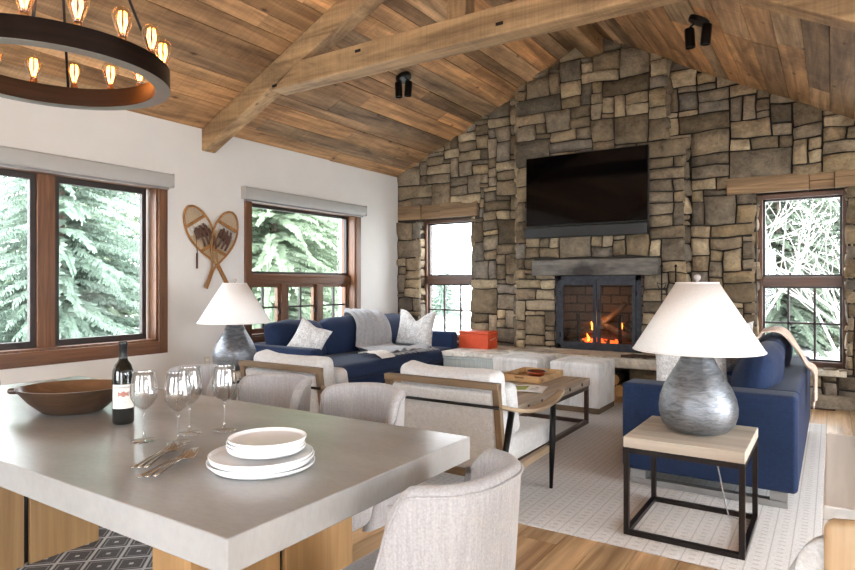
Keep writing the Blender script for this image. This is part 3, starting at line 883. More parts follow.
for s in (-1, 1):
    a, b = (-w + .06, -.004) if s < 0 else (.004, w - .06)
    mb = MB(); mb.box(a, b, yo - .018, yo + .004, .05, .10); mb.box(a, b, yo - .018, yo + .004, H - .12, H - .055)
    mb.box(a, a + .045, yo - .018, yo + .004, .10, H - .12); mb.box(b - .045, b, yo - .018, yo + .004, .10, H - .12)
    d = mb.build('door', M['iron'], fd, bevel=.003)
    mb = MB(); mb.box(a + .045, b - .045, yo - .006, yo - .002, .10, H - .12); mb.build('glass', M['fireglass'], d)
    mb = MB(); hx = -.028 if s < 0 else .028; mb.tube([(hx, yo - .02, H*.5), (hx, yo - .045, H*.53), (hx, yo - .045, H*.66), (hx, yo - .02, H*.69)], .006, 8); mb.build('handle', M['black'], d)
    mb = MB()
    for zz in (.18, H - .22): mb.tube([(a if s < 0 else b, yo - .014, zz - .03), (a if s < 0 else b, yo - .014, zz + .03)], .011, 8)
    mb.build('hinge', M['black'], d)
# logs, grate, andirons, flames
def logm(mb, a, b, r, seed=0):
    rr = random.Random(seed); pts = []; a = Vector(a); b = Vector(b); rads = []
    for i in range(7):
        q = a.lerp(b, i/6); pts.append(q + Vector((0, rr.uniform(-.008, .008), rr.uniform(-.008, .008)))); rads.append(r*rr.uniform(.88, 1.08))
    mb.tube(pts, rads, 10); return mb
FX = (fx0 + fx1)/2; FY = BY + .10
ob = thing('fire_grate', 'black iron grate with two upright andirons inside the firebox', 'fire grate', (FX, FY, fz0 + .002))
mb = MB()
for k in range(6): mb.tube([(-.32 + k*.128, -.14, .06), (-.32 + k*.128, .14, .06)], .009, 6)
mb.tube([(-.36, -.12, .05), (.36, -.12, .05)], .009, 6); mb.tube([(-.36, .12, .05), (.36, .12, .05)], .009, 6)
mb.tube([(-.3,-.12,.0),(-.3,-.12,.05)],.009,6); mb.tube([(.3,-.12,.0),(.3,-.12,.05)],.009,6); mb.tube([(-.3,.12,.0),(-.3,.12,.05)],.009,6); mb.tube([(.3,.12,.0),(.3,.12,.05)],.009,6)
mb.build('grate_bars', M['black'], ob)
for s in (-1, 1):
    mb = MB(); mb.box(s*.26 - .02, s*.26 + .02, -.18, -.155, 0, .42); mb.box(s*.26 - .028, s*.26 + .028, -.186, -.149, .42, .45); mb.build('andiron', M['black'], ob, bevel=.003)
lg = [((-.44, -.05, .16), (.02, -.09, .32), .042), ((-.36, .05, .20), (.36, .02, .19), .055), ((.42, -.06, .16), (.02, -.02, .31), .042), ((.0, .0, .33), (.28, .0, .60), .033), ((-.36, .02, .28), (.1, .08, .42), .04), ((.44, .08, .13), (.3, -.1, .36), .03), ((-.45, .08, .10), (-.2, -.1, .13), .035)]
llab = ['charred log leaning low at the near-window end of the grate', 'thick log lying level across the grate', 'charred log sloping down from the middle of the fire', 'split log standing slanted above the fire, topmost', 'log crossing behind the flames', 'thin bent branch log by the door hinge end of the fire', 'short log end lying low in the corner of the firebox']
for (a, b, r), lb, s in zip(lg, llab, range(9)):
    mb = MB(); logm(mb, a, b, r, s); tag(mb.build('firewood_log', M['log'], loc=(FX, FY, fz0 - .02)), lb, 'log', 'logs burning in the fireplace')
def flame(x, y, z, h, r, lb):
    mb = MB(); pr_ = []
    for i in range(9):
        q = i/8; pr_.append((Vector((x + .012*sin(q*5), y, z + h*q)), r*(sin(pi*min(1, q*.85 + .15))**.8)*(1 - q*.55) if i < 8 else .001))
    mb.tube([p for p, _ in pr_], [max(.0015, q) for _, q in pr_], 10)
    tag(mb.build('flame', M['flame'], loc=(FX, FY, fz0 - .02)), lb, 'flame', 'flames over the logs')
flame(-.08, -.1, .30, .24, .019, 'tall orange flame behind the fireplace door nearer the red box')
flame(-.10, -.12, .27, .10, .026, 'low broad flame at the foot of the tall flame')
flame(.24, -.08, .27, .17, .02, 'orange flame under the slanted top log')
flame(-.16, -.1, .12, .10, .016, 'small flame low between the crossing logs')
mb = MB(); r = random.Random(4)
for k in range(60):
    x, y = r.uniform(-.22, .22), r.uniform(-.12, .1); s = r.uniform(.01, .024)
    mb.lathe([(0, 0), (s, s*.4), (s*.8, s*1.1), (0, s*1.4)], 6, Matrix.Translation((x, y, .098 + r.random()*.05)) @ Matrix.Rotation(r.random()*3, 4, 'X'), cap=False)
tag(mb.build('glowing_embers', M['ember'], loc=(FX, FY, fz0 - .02)), 'heap of glowing embers under the burning logs', 'embers', kind='stuff')
l = bpy.data.lights.new('fire_light', 'POINT'); l.energy = 3; l.color = (1, .5, .22); l.shadow_soft_size = .12
lo = bpy.data.objects.new('fire_light', l); col.objects.link(lo); lo.location = (FX, FY - .08, fz0 + .38)

# mantel
mb = MB(); N = 24
mb.box(-3.21, -1.66, 7.31, BYF + .02, 1.388, 1.583)
o = mb.build('fireplace_lintel', M['mantel'], bevel=.012); tag(o, 'long grey stone lintel stained with soot above the fireplace', 'mantel')

# hearth slab
mb = MB(); HY = 6.86; c = lin((150,142,130))
mb.box(-3.30, -.92, HY, BYF - .03, .35, .465, color=(.66,.62,.55,1))
hs = mb.build('hearth_slab', M['slab'], bevel=.01); tag(hs, 'raised grey stone hearth slab running below the fireplace', 'hearth')
mb = MB()
stone_panel(mb, 0.98, .35, lambda u, v, h: (-1.90 + u, HY + .12 - h, v), lambda u, v: False, 77)
mb.box(-1.89, -.93, HY + .13, BYF - .04, 0, .349, color=(*lin((70,64,58)), 1))
stone_panel(mb, .5, .35, lambda u, v, h: (-3.28 + u, HY + .12 - h, v), lambda u, v: False, 78)
mb.box(-3.27, -2.79, HY + .13, BYF - .04, 0, .349, color=(*lin((70,64,58)), 1))
mb.build('hearth_base', M['stone'], hs)
# firewood in the recess
for x, z, rr, lb in ((-2.0, .075, .068, 'split firewood log lying at the bottom of the recess beside the stone base'), (-2.15, .07, .065, 'split firewood log at the bottom of the recess, behind the ottoman'),
                     (-2.06, .20, .062, 'upper split firewood log resting on the two below the hearth'), (-2.21, .195, .06, 'upper split firewood log hidden deeper behind the ottoman')):
    mb = MB(); mb.tube([(x, HY + .12, z), (x + .01, HY + .3, z), (x, HY + .5, z)], [rr, rr*.97, rr], 12, mi=0)
    mb.mi[-1] = 1; mb.mi[-2] = 1; mb.sm[-1] = False; mb.sm[-2] = False
    tag(mb.build('split_log', [M['log'], M['logend']]), lb, 'log', 'firewood stored under the hearth')

# kindling / iron piece on hearth
mb = MB(); r = random.Random(8)
t = thing('kindling_bundle', 'flat dark bundle of twisted twigs lying on the hearth slab', 'kindling', (-1.77, 6.92, .465), radians(14))
for k in range(9):
    y = r.uniform(-.05, .05); pts = [Vector((-.19 + .38*i/6, y + r.uniform(-.02, .02), .012 + .02*r.random())) for i in range(7)]
    mb.tube(pts, [.004, .009, .011, .012, .011, .008, .003], 6)
mb.build('twigs', M['bronze'], t)

# fire tools (tool set)
tt = thing('fire_tool_stand', 'black wrought iron stand of hanging fire tools beside the fireplace', 'fire tools', (-1.53, 7.27, .465))
mb = MB(); mb.lathe([(0, 0), (.09, 0), (.09, .012), (.02, .02), (0, .022)], 20, cap=False); mb.tube([(0, 0, .01), (0, 0, .7)], .008, 8); mb.tube([(-.09, 0, .7), (.09, 0, .7)], .007, 8); mb.build('stand', M['black'], tt)
for x, kind in ((-.075, 0), (.075, 1)):
    mb = MB(); mb.tube([(x, -.02, .14), (x, -.02, 1.0)], .008, 8); mb.lathe([(0, 0), (.014, .005), (.016, .015), (.008, .03), (0, .032)], 10, Matrix.Translation((x, -.02, 1.0)), cap=False); 
    if kind == 0: mb.tube([(x - .035, -.02, .78), (x - .05, -.02, .83), (x - .0, -.02, .81), (x + .05, -.02, .83), (x + .035, -.02, .78), (x, -.02, .74)], .006, 6, closed=True); mb.box(x - .05, x + .05, -.028, -.012, .05, .2)
    else: mb.tube([(x, -.02, .14), (x + .01, -.02, .06), (x + .05, -.02, .08)], .008, 6)
    mb.build('tool', M['black'], tt)

# television
tv = thing('television', 'large black flat screen television with soundbar mounted on stone wall', 'television', (-2.535, 7.34, 1.86))
mb = MB(); mb.box(-.765, .765, .0, .04, .145, 1.035); mb.build('bezel', M['blackplastic'], tv, bevel=.004)
mb = MB(); mb.box(-.755, .755, -.002, .001, .16, 1.025); mb.build('screen', M['blackscreen'], tv)
mb = MB(); mb.box(-.765, .765, -.055, .03, 0, .135); mb.build('soundbar', M['blackplastic'], tv, bevel=.008)
mb = MB(); mb.box(-.3, .3, .04, .10, .3, .8); mb.build('wall_mount', M['black'], tv)

# window seat bench with red box
bn = thing('window_bench', 'pale blue panelled window bench with grey stone top between sofa and hearth', 'bench', (-3.68, 6.55, 0))
mb = MB(); mb.box(-.42, .41, 0, 1.03, .385, .44, color=(.98,.97,.93,1)); mb.build('top', M['slab'], bn, bevel=.008)
mb = MB(); mb.box(-.40, .39, .03, 1.03, .0, .35); mb.build('panel', M['panel'], bn)
mb = MB(); mb.box(-.41, .40, .012, 1.03, .35, .385); mb.build('rail', M['panel'], bn, bevel=.006)
rb = thing('storage_box', 'orange-red painted wooden box with rope handle on the window bench', 'box', (-3.87, 7.03, .44))
mb = MB(); mb.box(-.25, .18, -.0, .27, .0, .185); mb.build('body', M['orange'], rb, bevel=.004)
mb = MB(); mb.box(-.254, .184, -.004, .274, .189, .222); mb.build('lid', M['orange'], rb, bevel=.004)
mb = MB(); mb.tube([(.182, .06, .11), (.195, .09, .12), (.198, .13, .13), (.195, .17, .135), (.182, .21, .135)], .006, 6); mb.build('handle', M['rope'], rb)

# ------------------------------------------------------------------ rugs
mb = MB(); mb.rbox((0, 0, 0), (4.40, 3.62, .007), .003, 1, 6)
tag(mb.build('area_rug', M['rug'], loc=(-2.245, 4.83, .0040)), 'large pale grey woven rug with thin stripes under the sofas and armchairs', 'rug')
mb = MB(); mb.rbox((0, 0, 0), (3.1, 2.6, .012), .005, 1, 6)
tag(mb.build('area_rug', M['rugdark'], loc=(-3.6, .75, .0065)), 'dark grey rug with a white diamond lattice under the dining table', 'rug')

# ------------------------------------------------------------------ dining table
t = thing('dining_table', 'long dining table with thick polished concrete top on oak block pedestals', 'table', (-2.3, 1.33, 0))
mb = MB(); mb.box(-1.27, 1.27, -.505, .505, .682, .76); mb.build('tabletop', M['concrete'], t, bevel=.004, seg=3)
for s in (-1, 1):
    x0 = s * .815 - .085; 
    for a, b in ((-.325, -.012), (.012, .325)):
        mb = MB(); mb.box(x0, x0 + .17, a, b, .013, .682); mb.build('pedestal', M['oakleg'], t, bevel=.003)
    mb = MB(); mb.box(x0 + .02, x0 + .15, -.02, .02, .02, .682); mb.build('spacer', M['black'], t)

# ------------------------------------------------------------------ dining chair
def dining_chair():
    t = thing('dining_chair', '', 'chair', group='light grey upholstered barrel dining chairs')
    HW, HD = .230, .240
    def ztop(a):   # a: 0 at the back centre .. 1 at the wing tips
        return .79 - .012*a - .055*max(0, (a-.80)/.20)**2.2
    def shell(u, v):
        # u 0..1 loop through outer face then inner face; v along height
        out = u < .5
        q = (u*2) if out else (2 - u*2)
        q = max(0, min(1, q)); s = q*2 - 1
        spread = radians(82 + 34*(1 - v)**1.2)
        ph = s * spread; a = abs(s)
        zt = ztop(a); zb = .27
        z = zb + (zt - zb)*v
        flare = .008*v - .008
        th = 0 if out else -.046
        r = 1 + flare*2
        # squircle plan
        cx_, sy_ = cos(ph), sin(ph)
        p = 2.35; k = (abs(cx_)**p + abs(sy_)**p)**(-1/p)
        x = (HW*r + th) * sy_ * k; y = -(HD*r + th) * cx_ * k - .03*v
        return (x, y, z)
    # closed shell with rounded rim
    mb = MB(); NU, NV = 30, 12
    def P(i, j, out):
        u = i/(NU-1)*.5; u = u if out else 1 - u
        return Vector(shell(u, j/(NV-1)))
    vs = []; fs = []
    cols_ = []
    for i in range(NU):
        c = []
        for j in range(NV): c.append(P(i, j, True))
        o, n = P(i, NV-1, True), P(i, NV-1, False)
        for k in range(1, 6):
            a = pi*k/6; m = o.lerp(n, .5 - .5*cos(a)); c.append(m + Vector((0, 0, .022*sin(a))))
        for j in reversed(range(NV)): c.append(P(i, j, False))
        cols_.append(c)
    L = len(cols_[0])
    # rounded front edges of the wings
    def edge(c, sgn, k):
        a = pi*k/4
        res = []
        for j in range(L):
            m = c[j]; opp = c[L-1-j]
            res.append(m)
        return res
    allc = cols_
    for sgn, c in ((-1, cols_[0]), (1, cols_[-1])):
        pass
    for c in allc: vs.extend(c)
    for i in range(NU-1):
        for j in range(L-1): fs.append((i*L+j, i*L+j+1, (i+1)*L+j+1, (i+1)*L+j))
    for i in range(NU-1): fs.append((i*L, (i+1)*L, (i+1)*L+L-1, i*L+L-1))
    # wing front caps: bulged centre line
    for i, flip in ((0, False), (NU-1, True)):
        base = i*L; c = cols_[i]; h = L//2
        nx = cols_[1 if i == 0 else NU-2]
        b0 = len(vs)
        for j in range(h):
            m = (c[j] + c[L-1-j])/2; d = (m - (nx[j]+nx[L-1-j])/2); d.z = 0
            if d.length > 0: d.normalize()
            vs.append(m + d*.018)
        q3 = (base+h-1, b0+h-1, base+L-h, base+h); fs.append(q3 if not flip else q3[::-1])
        for j in range(h-1):
            q1 = (base+j, b0+j, b0+j+1, base+j+1); q2 = (b0+j, base+L-1-j, base+L-2-j, b0+j+1)
            fs.append(q1 if not flip else q1[::-1]); fs.append(q2 if not flip else q2[::-1])
    mb.add(vs, fs, smooth=True)
    back = mb.build('backrest', M['linen_d'], t, sharp=80)
    # piping along the rim
    for off in (True,):
        pts = []
        for i in range(NU):
            p = P(i, NV-1, off); q = P(i, NV-2, off); pts.append(p + (Vector((p.x, p.y, 0)).normalized())*.002)
        lo = [P(0, j, True) for j in range(3, NV-1)]; hi = [P(NU-1, j, True) for j in reversed(range(3, NV-1))]
        mb = MB(); mb.tube(lo + pts[1:-1] + hi, .0042, 6); mb.build('piping', M['linen_d'], back)
    mb = MB()
    def puff(u, p): 
        p.z += .014*(1-min(1, abs(u.x))**2)*(1-min(1, abs(u.y))**2)*(1 if u.z > 0 else 0); p.x *= 1 - .10*max(0, -u.y); return p
    mb.rbox((0, .015, .380), (.42, .44, .20), .05, 3, 5, puff); mb.build('seat', M['linen_d'], t)
    for x, y in ((-.18, -.17), (.18, -.17), (-.18, .2), (.18, .2)):
        mb = MB(); mb.tube([(x*1.05, y*1.04, 0.013), (x, y, .285)], [.011, .019], 8); mb.build('leg', M['darkwood'], t)
    return t
ch = dining_chair()
# the chair faces +y in its own frame
spots = [(-1.79, 2.07, 180, 'dining chair across the table behind the white plates, closest to the wood framed armchair'),
         (-2.37, 2.07, 180, 'dining chair across the table between two others, just beside the lone wine glass'),
         (-3.0, 2.07, 180, 'dining chair across the table seen through the wine glasses, closest to the big window'),
         (-3.98, 1.40, -90, 'dining chair beyond the wooden bowl, cut off by the edge of the photo'),
         (-.945, 1.405, 90, 'large grey dining chair in front with its rounded back toward the viewer')]
for i, (x, y, a, lb) in enumerate(spots):
    c = ch if i == 0 else copy_tree(ch)
    c['label'] = lb; c.location = (x, y, 0); c.rotation_euler = (0, 0, radians(a))

# ------------------------------------------------------------------ things on the table
TZ = .7605
bw = thing('dough_bowl', 'carved dark wooden dough bowl with two stub handles on the table', 'bowl', (-2.585, 1.305, TZ), radians(36))
mb = MB(); 
def bowl_prof(o):
    return [(.0, 0), (.095, 0), (.115, .006), (.165, .05), (.205, .098), (.208, .104)] if o else [(.208, .104), (.196, .104), (.155, .055), (.10, .022), (0, .018)]
mb.lathe(bowl_prof(True), 40, cap=False, sy=.86); ob_ = mb.build('body', M['bowlw'], bw)
mb = MB(); mb.lathe(bowl_prof(False), 40, cap=False, sy=.86); mb.build('hollow', M['bowlin'], ob_)
for s in (-1, 1):
    mb = MB(); mb.rbox((s*.222, 0, .088), (.05, .06, .026), .012, 2, 2); mb.build('handle', M['bowlw'], bw)

bt = thing('wine_bottle', 'dark red wine bottle with a cream label standing on the dining table', 'bottle', (-2.205, 1.295, TZ), 0)
mb = MB(); mb.lathe([(.0, .004), (.026, 0), (.035, .003), (.0375, .012), (.0378, .185), (.036, .2), (.028, .22), (.018, .234), (.0142, .248), (.0138, .30), (.0, .302)], 36, cap=False); mb.build('glass_body', M['bottleglass'], bt)
mb = MB(); mb.lathe([(.0146, .245), (.0144, .29), (.0158, .292), (.0158, .302), (.0146, .306), (0, .3065)], 28, cap=False); mb.build('capsule', M['capsule'], bt)
def arc_patch(mb, r, a0, a1, z0, z1, n=14):
    vs = []; 
    for i in range(n+1):
        a = a0 + (a1-a0)*i/n
        vs += [(cos(a)*r, sin(a)*r, z0), (cos(a)*r, sin(a)*r, z1)]
    mb.add(vs, [(2*i, 2*i+2, 2*i+3, 2*i+1) for i in range(n)], smooth=True)
ac = atan2(-1.295, 2.205)
mb = MB(); arc_patch(mb, .0382, ac - 1.15, ac + 1.15, .062, .15); lbm = mb.build('label', M['label'], bt)
mb = MB()
for k in range(9):   # emblem of a small winged crest
    a = ac + (k-4)*.11; h = (.014, .010, .009, .015, .018, .015, .009, .010, .014)[k]*.62
    arc_patch(mb, .0384, a - .06, a + .06, .115 - h, .115 + h, 2)
mb.build('emblem', M['labelred'], lbm)
mb = MB()
for z, w in ((.141, .8), (.138, .8), (.094, .28), (.085, .36), (.076, .2), (.070, .42)):
    n = int(w/.05)
    for q in range(n):
        a = ac - w + 2*w*q/n; arc_patch(mb, .0384, a, a + .055, z - .0011, z + .0011, 1)
mb.build('print', M['maggrey'], lbm)

def wine_glass(x, y, label, proto=[None]):
    if proto[0] is None:
        t = thing('wine_glass', label, 'glass', (x, y, TZ), group='clear stemmed wine glasses')
        mb = MB(); mb.lathe([(0, 0), (.037, 0), (.0385, .0012), (.036, .0028), (.015, .0065), (.0055, .012), (.0038, .03), (.0036, .08), (.0050, .098), (.013, .105), (.030, .122), (.0415, .146), (.0435, .162), (.0415, .185), (.036, .215), (.0335, .230), (.0326, .2305), (.0322, .230), (.0347, .215), (.0402, .185), (.0422, .162), (.0402, .1465), (.0287, .1235), (.012, .1075), (0, .1055)], 40, cap=False)
        mb.build('glass_body', M['wineglass'], t); proto[0] = t
    else:
        t = copy_tree(proto[0]); t['label'] = label; t.location = (x, y, TZ)
wine_glass(-1.905, 1.19, 'clear wine glass closest to the bottle, in front of the others')
wine_glass(-1.785, 1.235, 'clear wine glass in the middle of the group, just above the forks')
wine_glass(-1.865, 1.335, 'clear wine glass at the back of the group, partly hidden by another')
wine_glass(-1.80, 1.43, 'clear wine glass standing alone between the others and the white plates')

def plate_mesh(r, h=.014):
    mb = MB(); mb.lathe([(0, 0), (r*.8, 0), (r*.93, .003), (r, .010), (r*1.003, .0155), (r*.99, .0165), (r*.975, .014), (r*.95, .0085), (r*.9, .0062), (0, .0058)], 56, cap=False)
    return mb
rr = random.Random(2); z = TZ
big = None; nm = ['lowest', 'second from the table', 'third from the table', 'topmost']
for k in range(4):
    lb = 'large white dinner plate in the stack, %s of the large ones' % nm[k]
    if big is None: big = plate_mesh(.145).build('dinner_plate', M['plate']); o = big
    else: o = big.copy(); col.objects.link(o)
    o.location = (-1.360 + rr.uniform(-.004, .004), 1.209 + rr.uniform(-.004, .004), z); z += .0086
    tag(o, lb, 'plate', 'large white plates at the bottom of the stack')
z += .002; sm = None
for k in range(4):
    lb = 'small white plate stacked on the large plates, %s of the small ones' % ['lowest', 'second from below', 'third from below', 'topmost'][k]
    if sm is None: sm = plate_mesh(.111).build('side_plate', M['plate']); o = sm
    else: o = sm.copy(); col.objects.link(o)
    o.location = (-1.372 + rr.uniform(-.003, .003), 1.238 + rr.uniform(-.003, .003), z); z += .0086
    tag(o, lb, 'plate', 'small white plates on top of the stack')

def fork():
    t = bpy.data.objects.new('fork', None); col.objects.link(t)
    mb = MB()
    # handle along +y, tines at the far end
    def sect(y, w, z, h): return [(-w, y, z), (0, y, z + h), (w, y, z), (0, y, z - h*.4)]
    S = [(0, .004, .004, .003), (.012, .0075, .004, .004), (.025, .0055, .005, .003), (.09, .0032, .009, .0025), (.125, .003, .010, .0022), (.138, .006, .009, .002), (.15, .0115, .006, .0015), (.165, .0132, .004, .0012)]
    vs = []; 
    for q in S: vs += sect(*q)
    fs = []
    for i in range(len(S)-1):
        for k in range(4): fs.append((i*4+k, i*4+(k+1)%4, (i+1)*4+(k+1)%4, (i+1)*4+k))
    fs += [(3,2,1,0), tuple(len(vs)-4+k for k in range(4))]
    mb.add(vs, fs, smooth=True); mb.build('handle', M['silver'], t)
    mb = MB()
    for k in range(4):
        x = -.0105 + k*.0070; mb.tube([(x, .160, .004), (x, .176, .005), (x, .192, .010), (x*.98, .206, .019)], [.0020, .0019, .0017, .0009], 6)
    mb.build('tine', M['silver'], t)
    return t
fk = None
data = [(-1.635, .985, 26, 0, 'first'), (-1.612, .99, 28, .003, 'a'), (-1.588, .995, 31, .006, 'b'),
        (-1.540, .945, 20, 0, 'c'), (-1.517, .952, 23, .003, 'd'), (-1.495, .962, 26, .006, 'e')]
flab = ['silver fork in the fan of three nearer the glasses, farthest out toward the bottle', 'silver fork in the fan of three nearer the glasses, middle one', 'silver fork in the fan of three nearer the glasses, next to the other fan',
        'silver fork in the fan of three nearer the table edge, next to the other fan', 'silver fork in the fan of three nearer the table edge, middle one', 'silver fork in the fan of three nearer the table edge, closest to the plates']
for i, (x, y, a, dz, _) in enumerate(data):
    f = fork() if fk is None else copy_tree(fk)
    if fk is None: fk = f
    f.scale = (1.15, 1.08, 1.25); f.location = (x, y, TZ + .0005 + dz); f.rotation_euler = (0, 0, radians(a)); tag(f, flab[i], 'fork', 'silver forks fanned out on the dining table')

# ------------------------------------------------------------------ table lamps
def table_lamp(loc, mat, label, seed):
    t = thing('table_lamp', label, 'lamp', loc, group='large table lamps with conical white shades')
    mb = MB(); r = random.Random(seed)
    prof = [(.0, 0), (.115, 0), (.15, .012), (.183, .045), (.197, .09), (.20, .13), (.192, .18), (.170, .235), (.138, .29), (.105, .345), (.078, .40), (.064, .44), (.058, .47), (.0, .475)]
    # refine
    P = []
    for i in range(len(prof)-1):
        for q in range(3):
            a = q/3; P.append((prof[i][0]*(1-a)+prof[i+1][0]*a, prof[i][1]*(1-a)+prof[i+1][1]*a))
    P.append(prof[-1]); n = 56
    vs = []
    for rd, z in P:
        for k in range(n):
            a = 2*pi*k/n; d = noise.noise(Vector((cos(a)*2.2 + seed, sin(a)*2.2, z*5)))*.007*min(1, rd*10); vs.append((cos(a)*(rd+d)*.97, sin(a)*(rd+d)*.97, z))
    fs = [(i*n+k, i*n+(k+1)%n, (i+1)*n+(k+1)%n, (i+1)*n+k) for i in range(len(P)-1) for k in range(n)]
    mb.add(vs, fs, smooth=True); mb.build('base', mat, t)
    mb = MB(); mb.tube([(0, 0, .47), (0, 0, .80)], .006, 8); mb.tube([(0,0,.47),(0,0,.50)], .018, 12); mb.build('stem', M['black'], t)
    mb = MB(); mb.lathe([(.322, .425), (.103, .782)], 64, cap=False); sh = mb.build('shade', M['shade'], t, solid=.003)
    for z, rr_ in ((.427, .322), (.781, .104)):
        mb = MB(); mb.tube([(cos(2*pi*k/48)*rr_, sin(2*pi*k/48)*rr_, z) for k in range(48)], .0035, 6, closed=True); mb.build('trim_band', M['shade'], sh)
    mb = MB()
    for k in range(3):
        a = 2*pi*k/3; mb.tube([(0, 0, .775), (cos(a)*.104, sin(a)*.104, .778)], .0025, 5)
    mb.build('spider', M['steel'], sh)
    mb = MB(); mb.lathe([(0, .78), (.008, .785), (.006, .79), (.016, .80), (.019, .81), (.014, .822), (0, .826)], 16, cap=False); mb.build('finial', M['finial'], t)
    return t
M['finial'] = plain('finial_stone', (176,164,160), .5)
def side_table(loc, label):
    t = thing('side_table', label, 'side table', loc, group='square side tables under the lamps')
    W, D, H = .555, .60, .505
    mb = MB(); mb.box(0, W, 0, D, H - .054, H); mb.build('top', M['sidetop'], t, bevel=.004)
    s = .026; q = .001
    for x, y in ((q, q), (W - s - q, q), (q, D - s - q), (W - s - q, D - s - q)):
        mb = MB(); mb.box(x, x + s, y, y + s, .008, H - .055); mb.build('leg', M['bronze_d'], t, bevel=.002)
    for z0 in (.008, H - .055 - s):
        mb = MB()
        mb.box(q + s, W - s - q, q, q + s, z0, z0 + s); mb.box(q + s, W - s - q, D - s - q, D - q, z0, z0 + s)
        mb.box(q, q + s, q + s, D - s - q, z0, z0 + s); mb.box(W - s - q, W - q, q + s, D - s - q, z0, z0 + s)
        mb.build('rail', M['bronze_d'], t, bevel=.002)
M['bronze_d'] = plain('dark_bronze', (34,25,22), .4, .5)
side_table((-.888, 3.165, 0), 'pale wood side table on a dark metal frame, carrying the large pewter lamp')
side_table((-4.82, 3.42, 0), 'side table hidden behind the dining chairs, carrying the lamp by the snowshoes')
table_lamp((-.595, 3.50, .5055), M['lampbase'], 'large pewter teardrop lamp with white cone shade on the pale wood side table', 3)
table_lamp((-4.54, 3.72, .5055), M['lampbase_d'], 'dark teardrop lamp with white cone shade below the snowshoes by the plaster wall', 9)
mb = MB(); mb.tube([(-.56, 3.72, .44), (-.55, 3.74, .36), (-.52, 3.74, .22), (-.49, 3.72, .08), (-.47, 3.70, .02), (-.42, 3.68, .0185)], .004, 6)
tag(mb.build('lamp_cord', M['cord']), 'thin grey lamp cord hanging behind the legs of the side table', 'cord')

# ------------------------------------------------------------------ sofas
def soft(u, p, amp=.02, seed=0):
    n = noise.noise(Vector((p.x*3 + seed, p.y*3, p.z*3)))
    return p + Vector((u.x, u.y, u.z)).normalized()*(n*amp)
def sofa(name, L, D, armw, cushions, label):
    """local: x = depth (back at x=0, front +D), y along length 0..L"""
    t = thing(name, label, 'sofa')
    zb, za = .105, .652
    mb = MB(); mb.rbox((D/2, armw/2, (za+zb)/2), (D, armw, za-zb), .028, 3, 3); mb.build('arm', M['blue'], t)
    mb = MB(); mb.rbox((D/2, L-armw/2, (za+zb)/2), (D, armw, za-zb), .028, 3, 3); mb.build('arm', M['blue'], t)
    mb = MB(); mb.rbox((.09, L/2, (za+zb)/2), (.18, L - 2*armw + .02, za-zb), .028, 3, 3); mb.build('back', M['blue'], t)
    mb = MB(); mb.rbox((D/2 + .08, L/2, .20), (D - .18, L - 2*armw + .01, .19), .02, 2, 2); mb.build('base', M['blue'], t)
    mb = MB(); mb.rbox((D/2 + .125, L/2, .375), (D - .13, L - 2*armw - .01, .17), .065, 4, 6, lambda u, p: (p + Vector((0, 0, .02*(1-u.x**2)*(1-u.y**4) if u.z > 0 else 0)))); mb.build('seat_cushion', M['blue'], t)
    n = cushions; cl = (L - 2*armw)/n
    for k in range(n):
        mb = MB()
        def df(u, p, k=k):
            b = (1 - abs(u.y)**2.6); tz = (1 - abs(u.z)**2.2)
            p = Vector(p); p.x *= (.62 + .55*b*tz)
            p.z *= 1 - .07*abs(u.y)**2*(1 if u.z > 0 else .3); 
            if u.z > 0: p.z += .03*b + .02*noise.noise(Vector((p.y*5 + k*3, 0, 1)))
            p.x += .018*noise.noise(Vector((p.y*6 + k*7, p.z*7, 2)))
            p.x += -.10*(u.z*.5 + .5)*1.0     # leans back
            return p
        mb.rbox((.31, armw + cl*(k+.5), .645), (.24, cl - .006, .43), .09, 4, 8, df); mb.build('back_cushion', M['blue'], t)
    # sled legs of flat steel
    for y in (.04, L - .10):
        mb = MB(); w = .052
        mb.box(.05, .05 + .09, y, y + .06, .046, zb); mb.box(D - .14, D - .05, y, y + .06, .046, zb); mb.box(.05, D - .05, y, y + .06, .008, .008 + .038)
        mb.build('leg_frame', M['steel'], t, bevel=.002)
    return t
s1 = sofa('blue_sofa', 2.37, .968, .22, 2, 'navy blue sofa seen end-on at the edge of the rug, its back to the passage')
s1.location = (-.158, 6.35, 0); s1.rotation_euler = (0, 0, pi)     # back on +x side
s2 = sofa('blue_sofa', 2.74, 1.03, .15, 3, 'navy blue sofa along the plaster wall beneath the window, draped with a grey throw')
s2.location = (-5.17, 4.30, 0); s2.rotation_euler = (0, 0, 0)

def pillow(name, w, h, th, mat, loc, rot, label, chop=.0, seed=0, group=None):
    mb = MB(); n = 17
    def f(side):
        def g(u, v):
            a, b = u*2-1, v*2-1
            e = ((1-abs(a)**2.4)*(1-abs(b)**2.4)); t_ = max(0, e)**.5*th/2
            x = a*w/2*(1 - .10*(1-b*b)*abs(a)**3); z = b*h/2*(1 - .10*(1-a*a)*abs(b)**3)
            if b > 0: z -= chop*b*math.exp(-(a/.38)**2)
            y = side*t_*(1 + .10*noise.noise(Vector((a*2+seed, b*2, side))))
            return (x, y, z)
        return g
    vs = []; idx = {}
    for side in (-1, 1):
        for j in range(n):
            for i in range(n):
                vs.append(f(side)(i/(n-1), j/(n-1)))
    fs = []
    for s_ in (0, 1):
        for j in range(n-1):
            for i in range(n-1):
                q = (s_*n*n + j*n+i, s_*n*n + j*n+i+1, s_*n*n + (j+1)*n+i+1, s_*n*n + (j+1)*n+i)
                fs.append(q if s_ == 0 else q[::-1])
    mb.add(vs, fs, smooth=True)
    o = mb.build(name, mat, loc=loc, rot=rot)
    m = o.modifiers.new('w', 'WELD'); m.merge_threshold = .0005
    return tag(o, label, 'pillow', group)
PG = 'pale textured throw pillows'
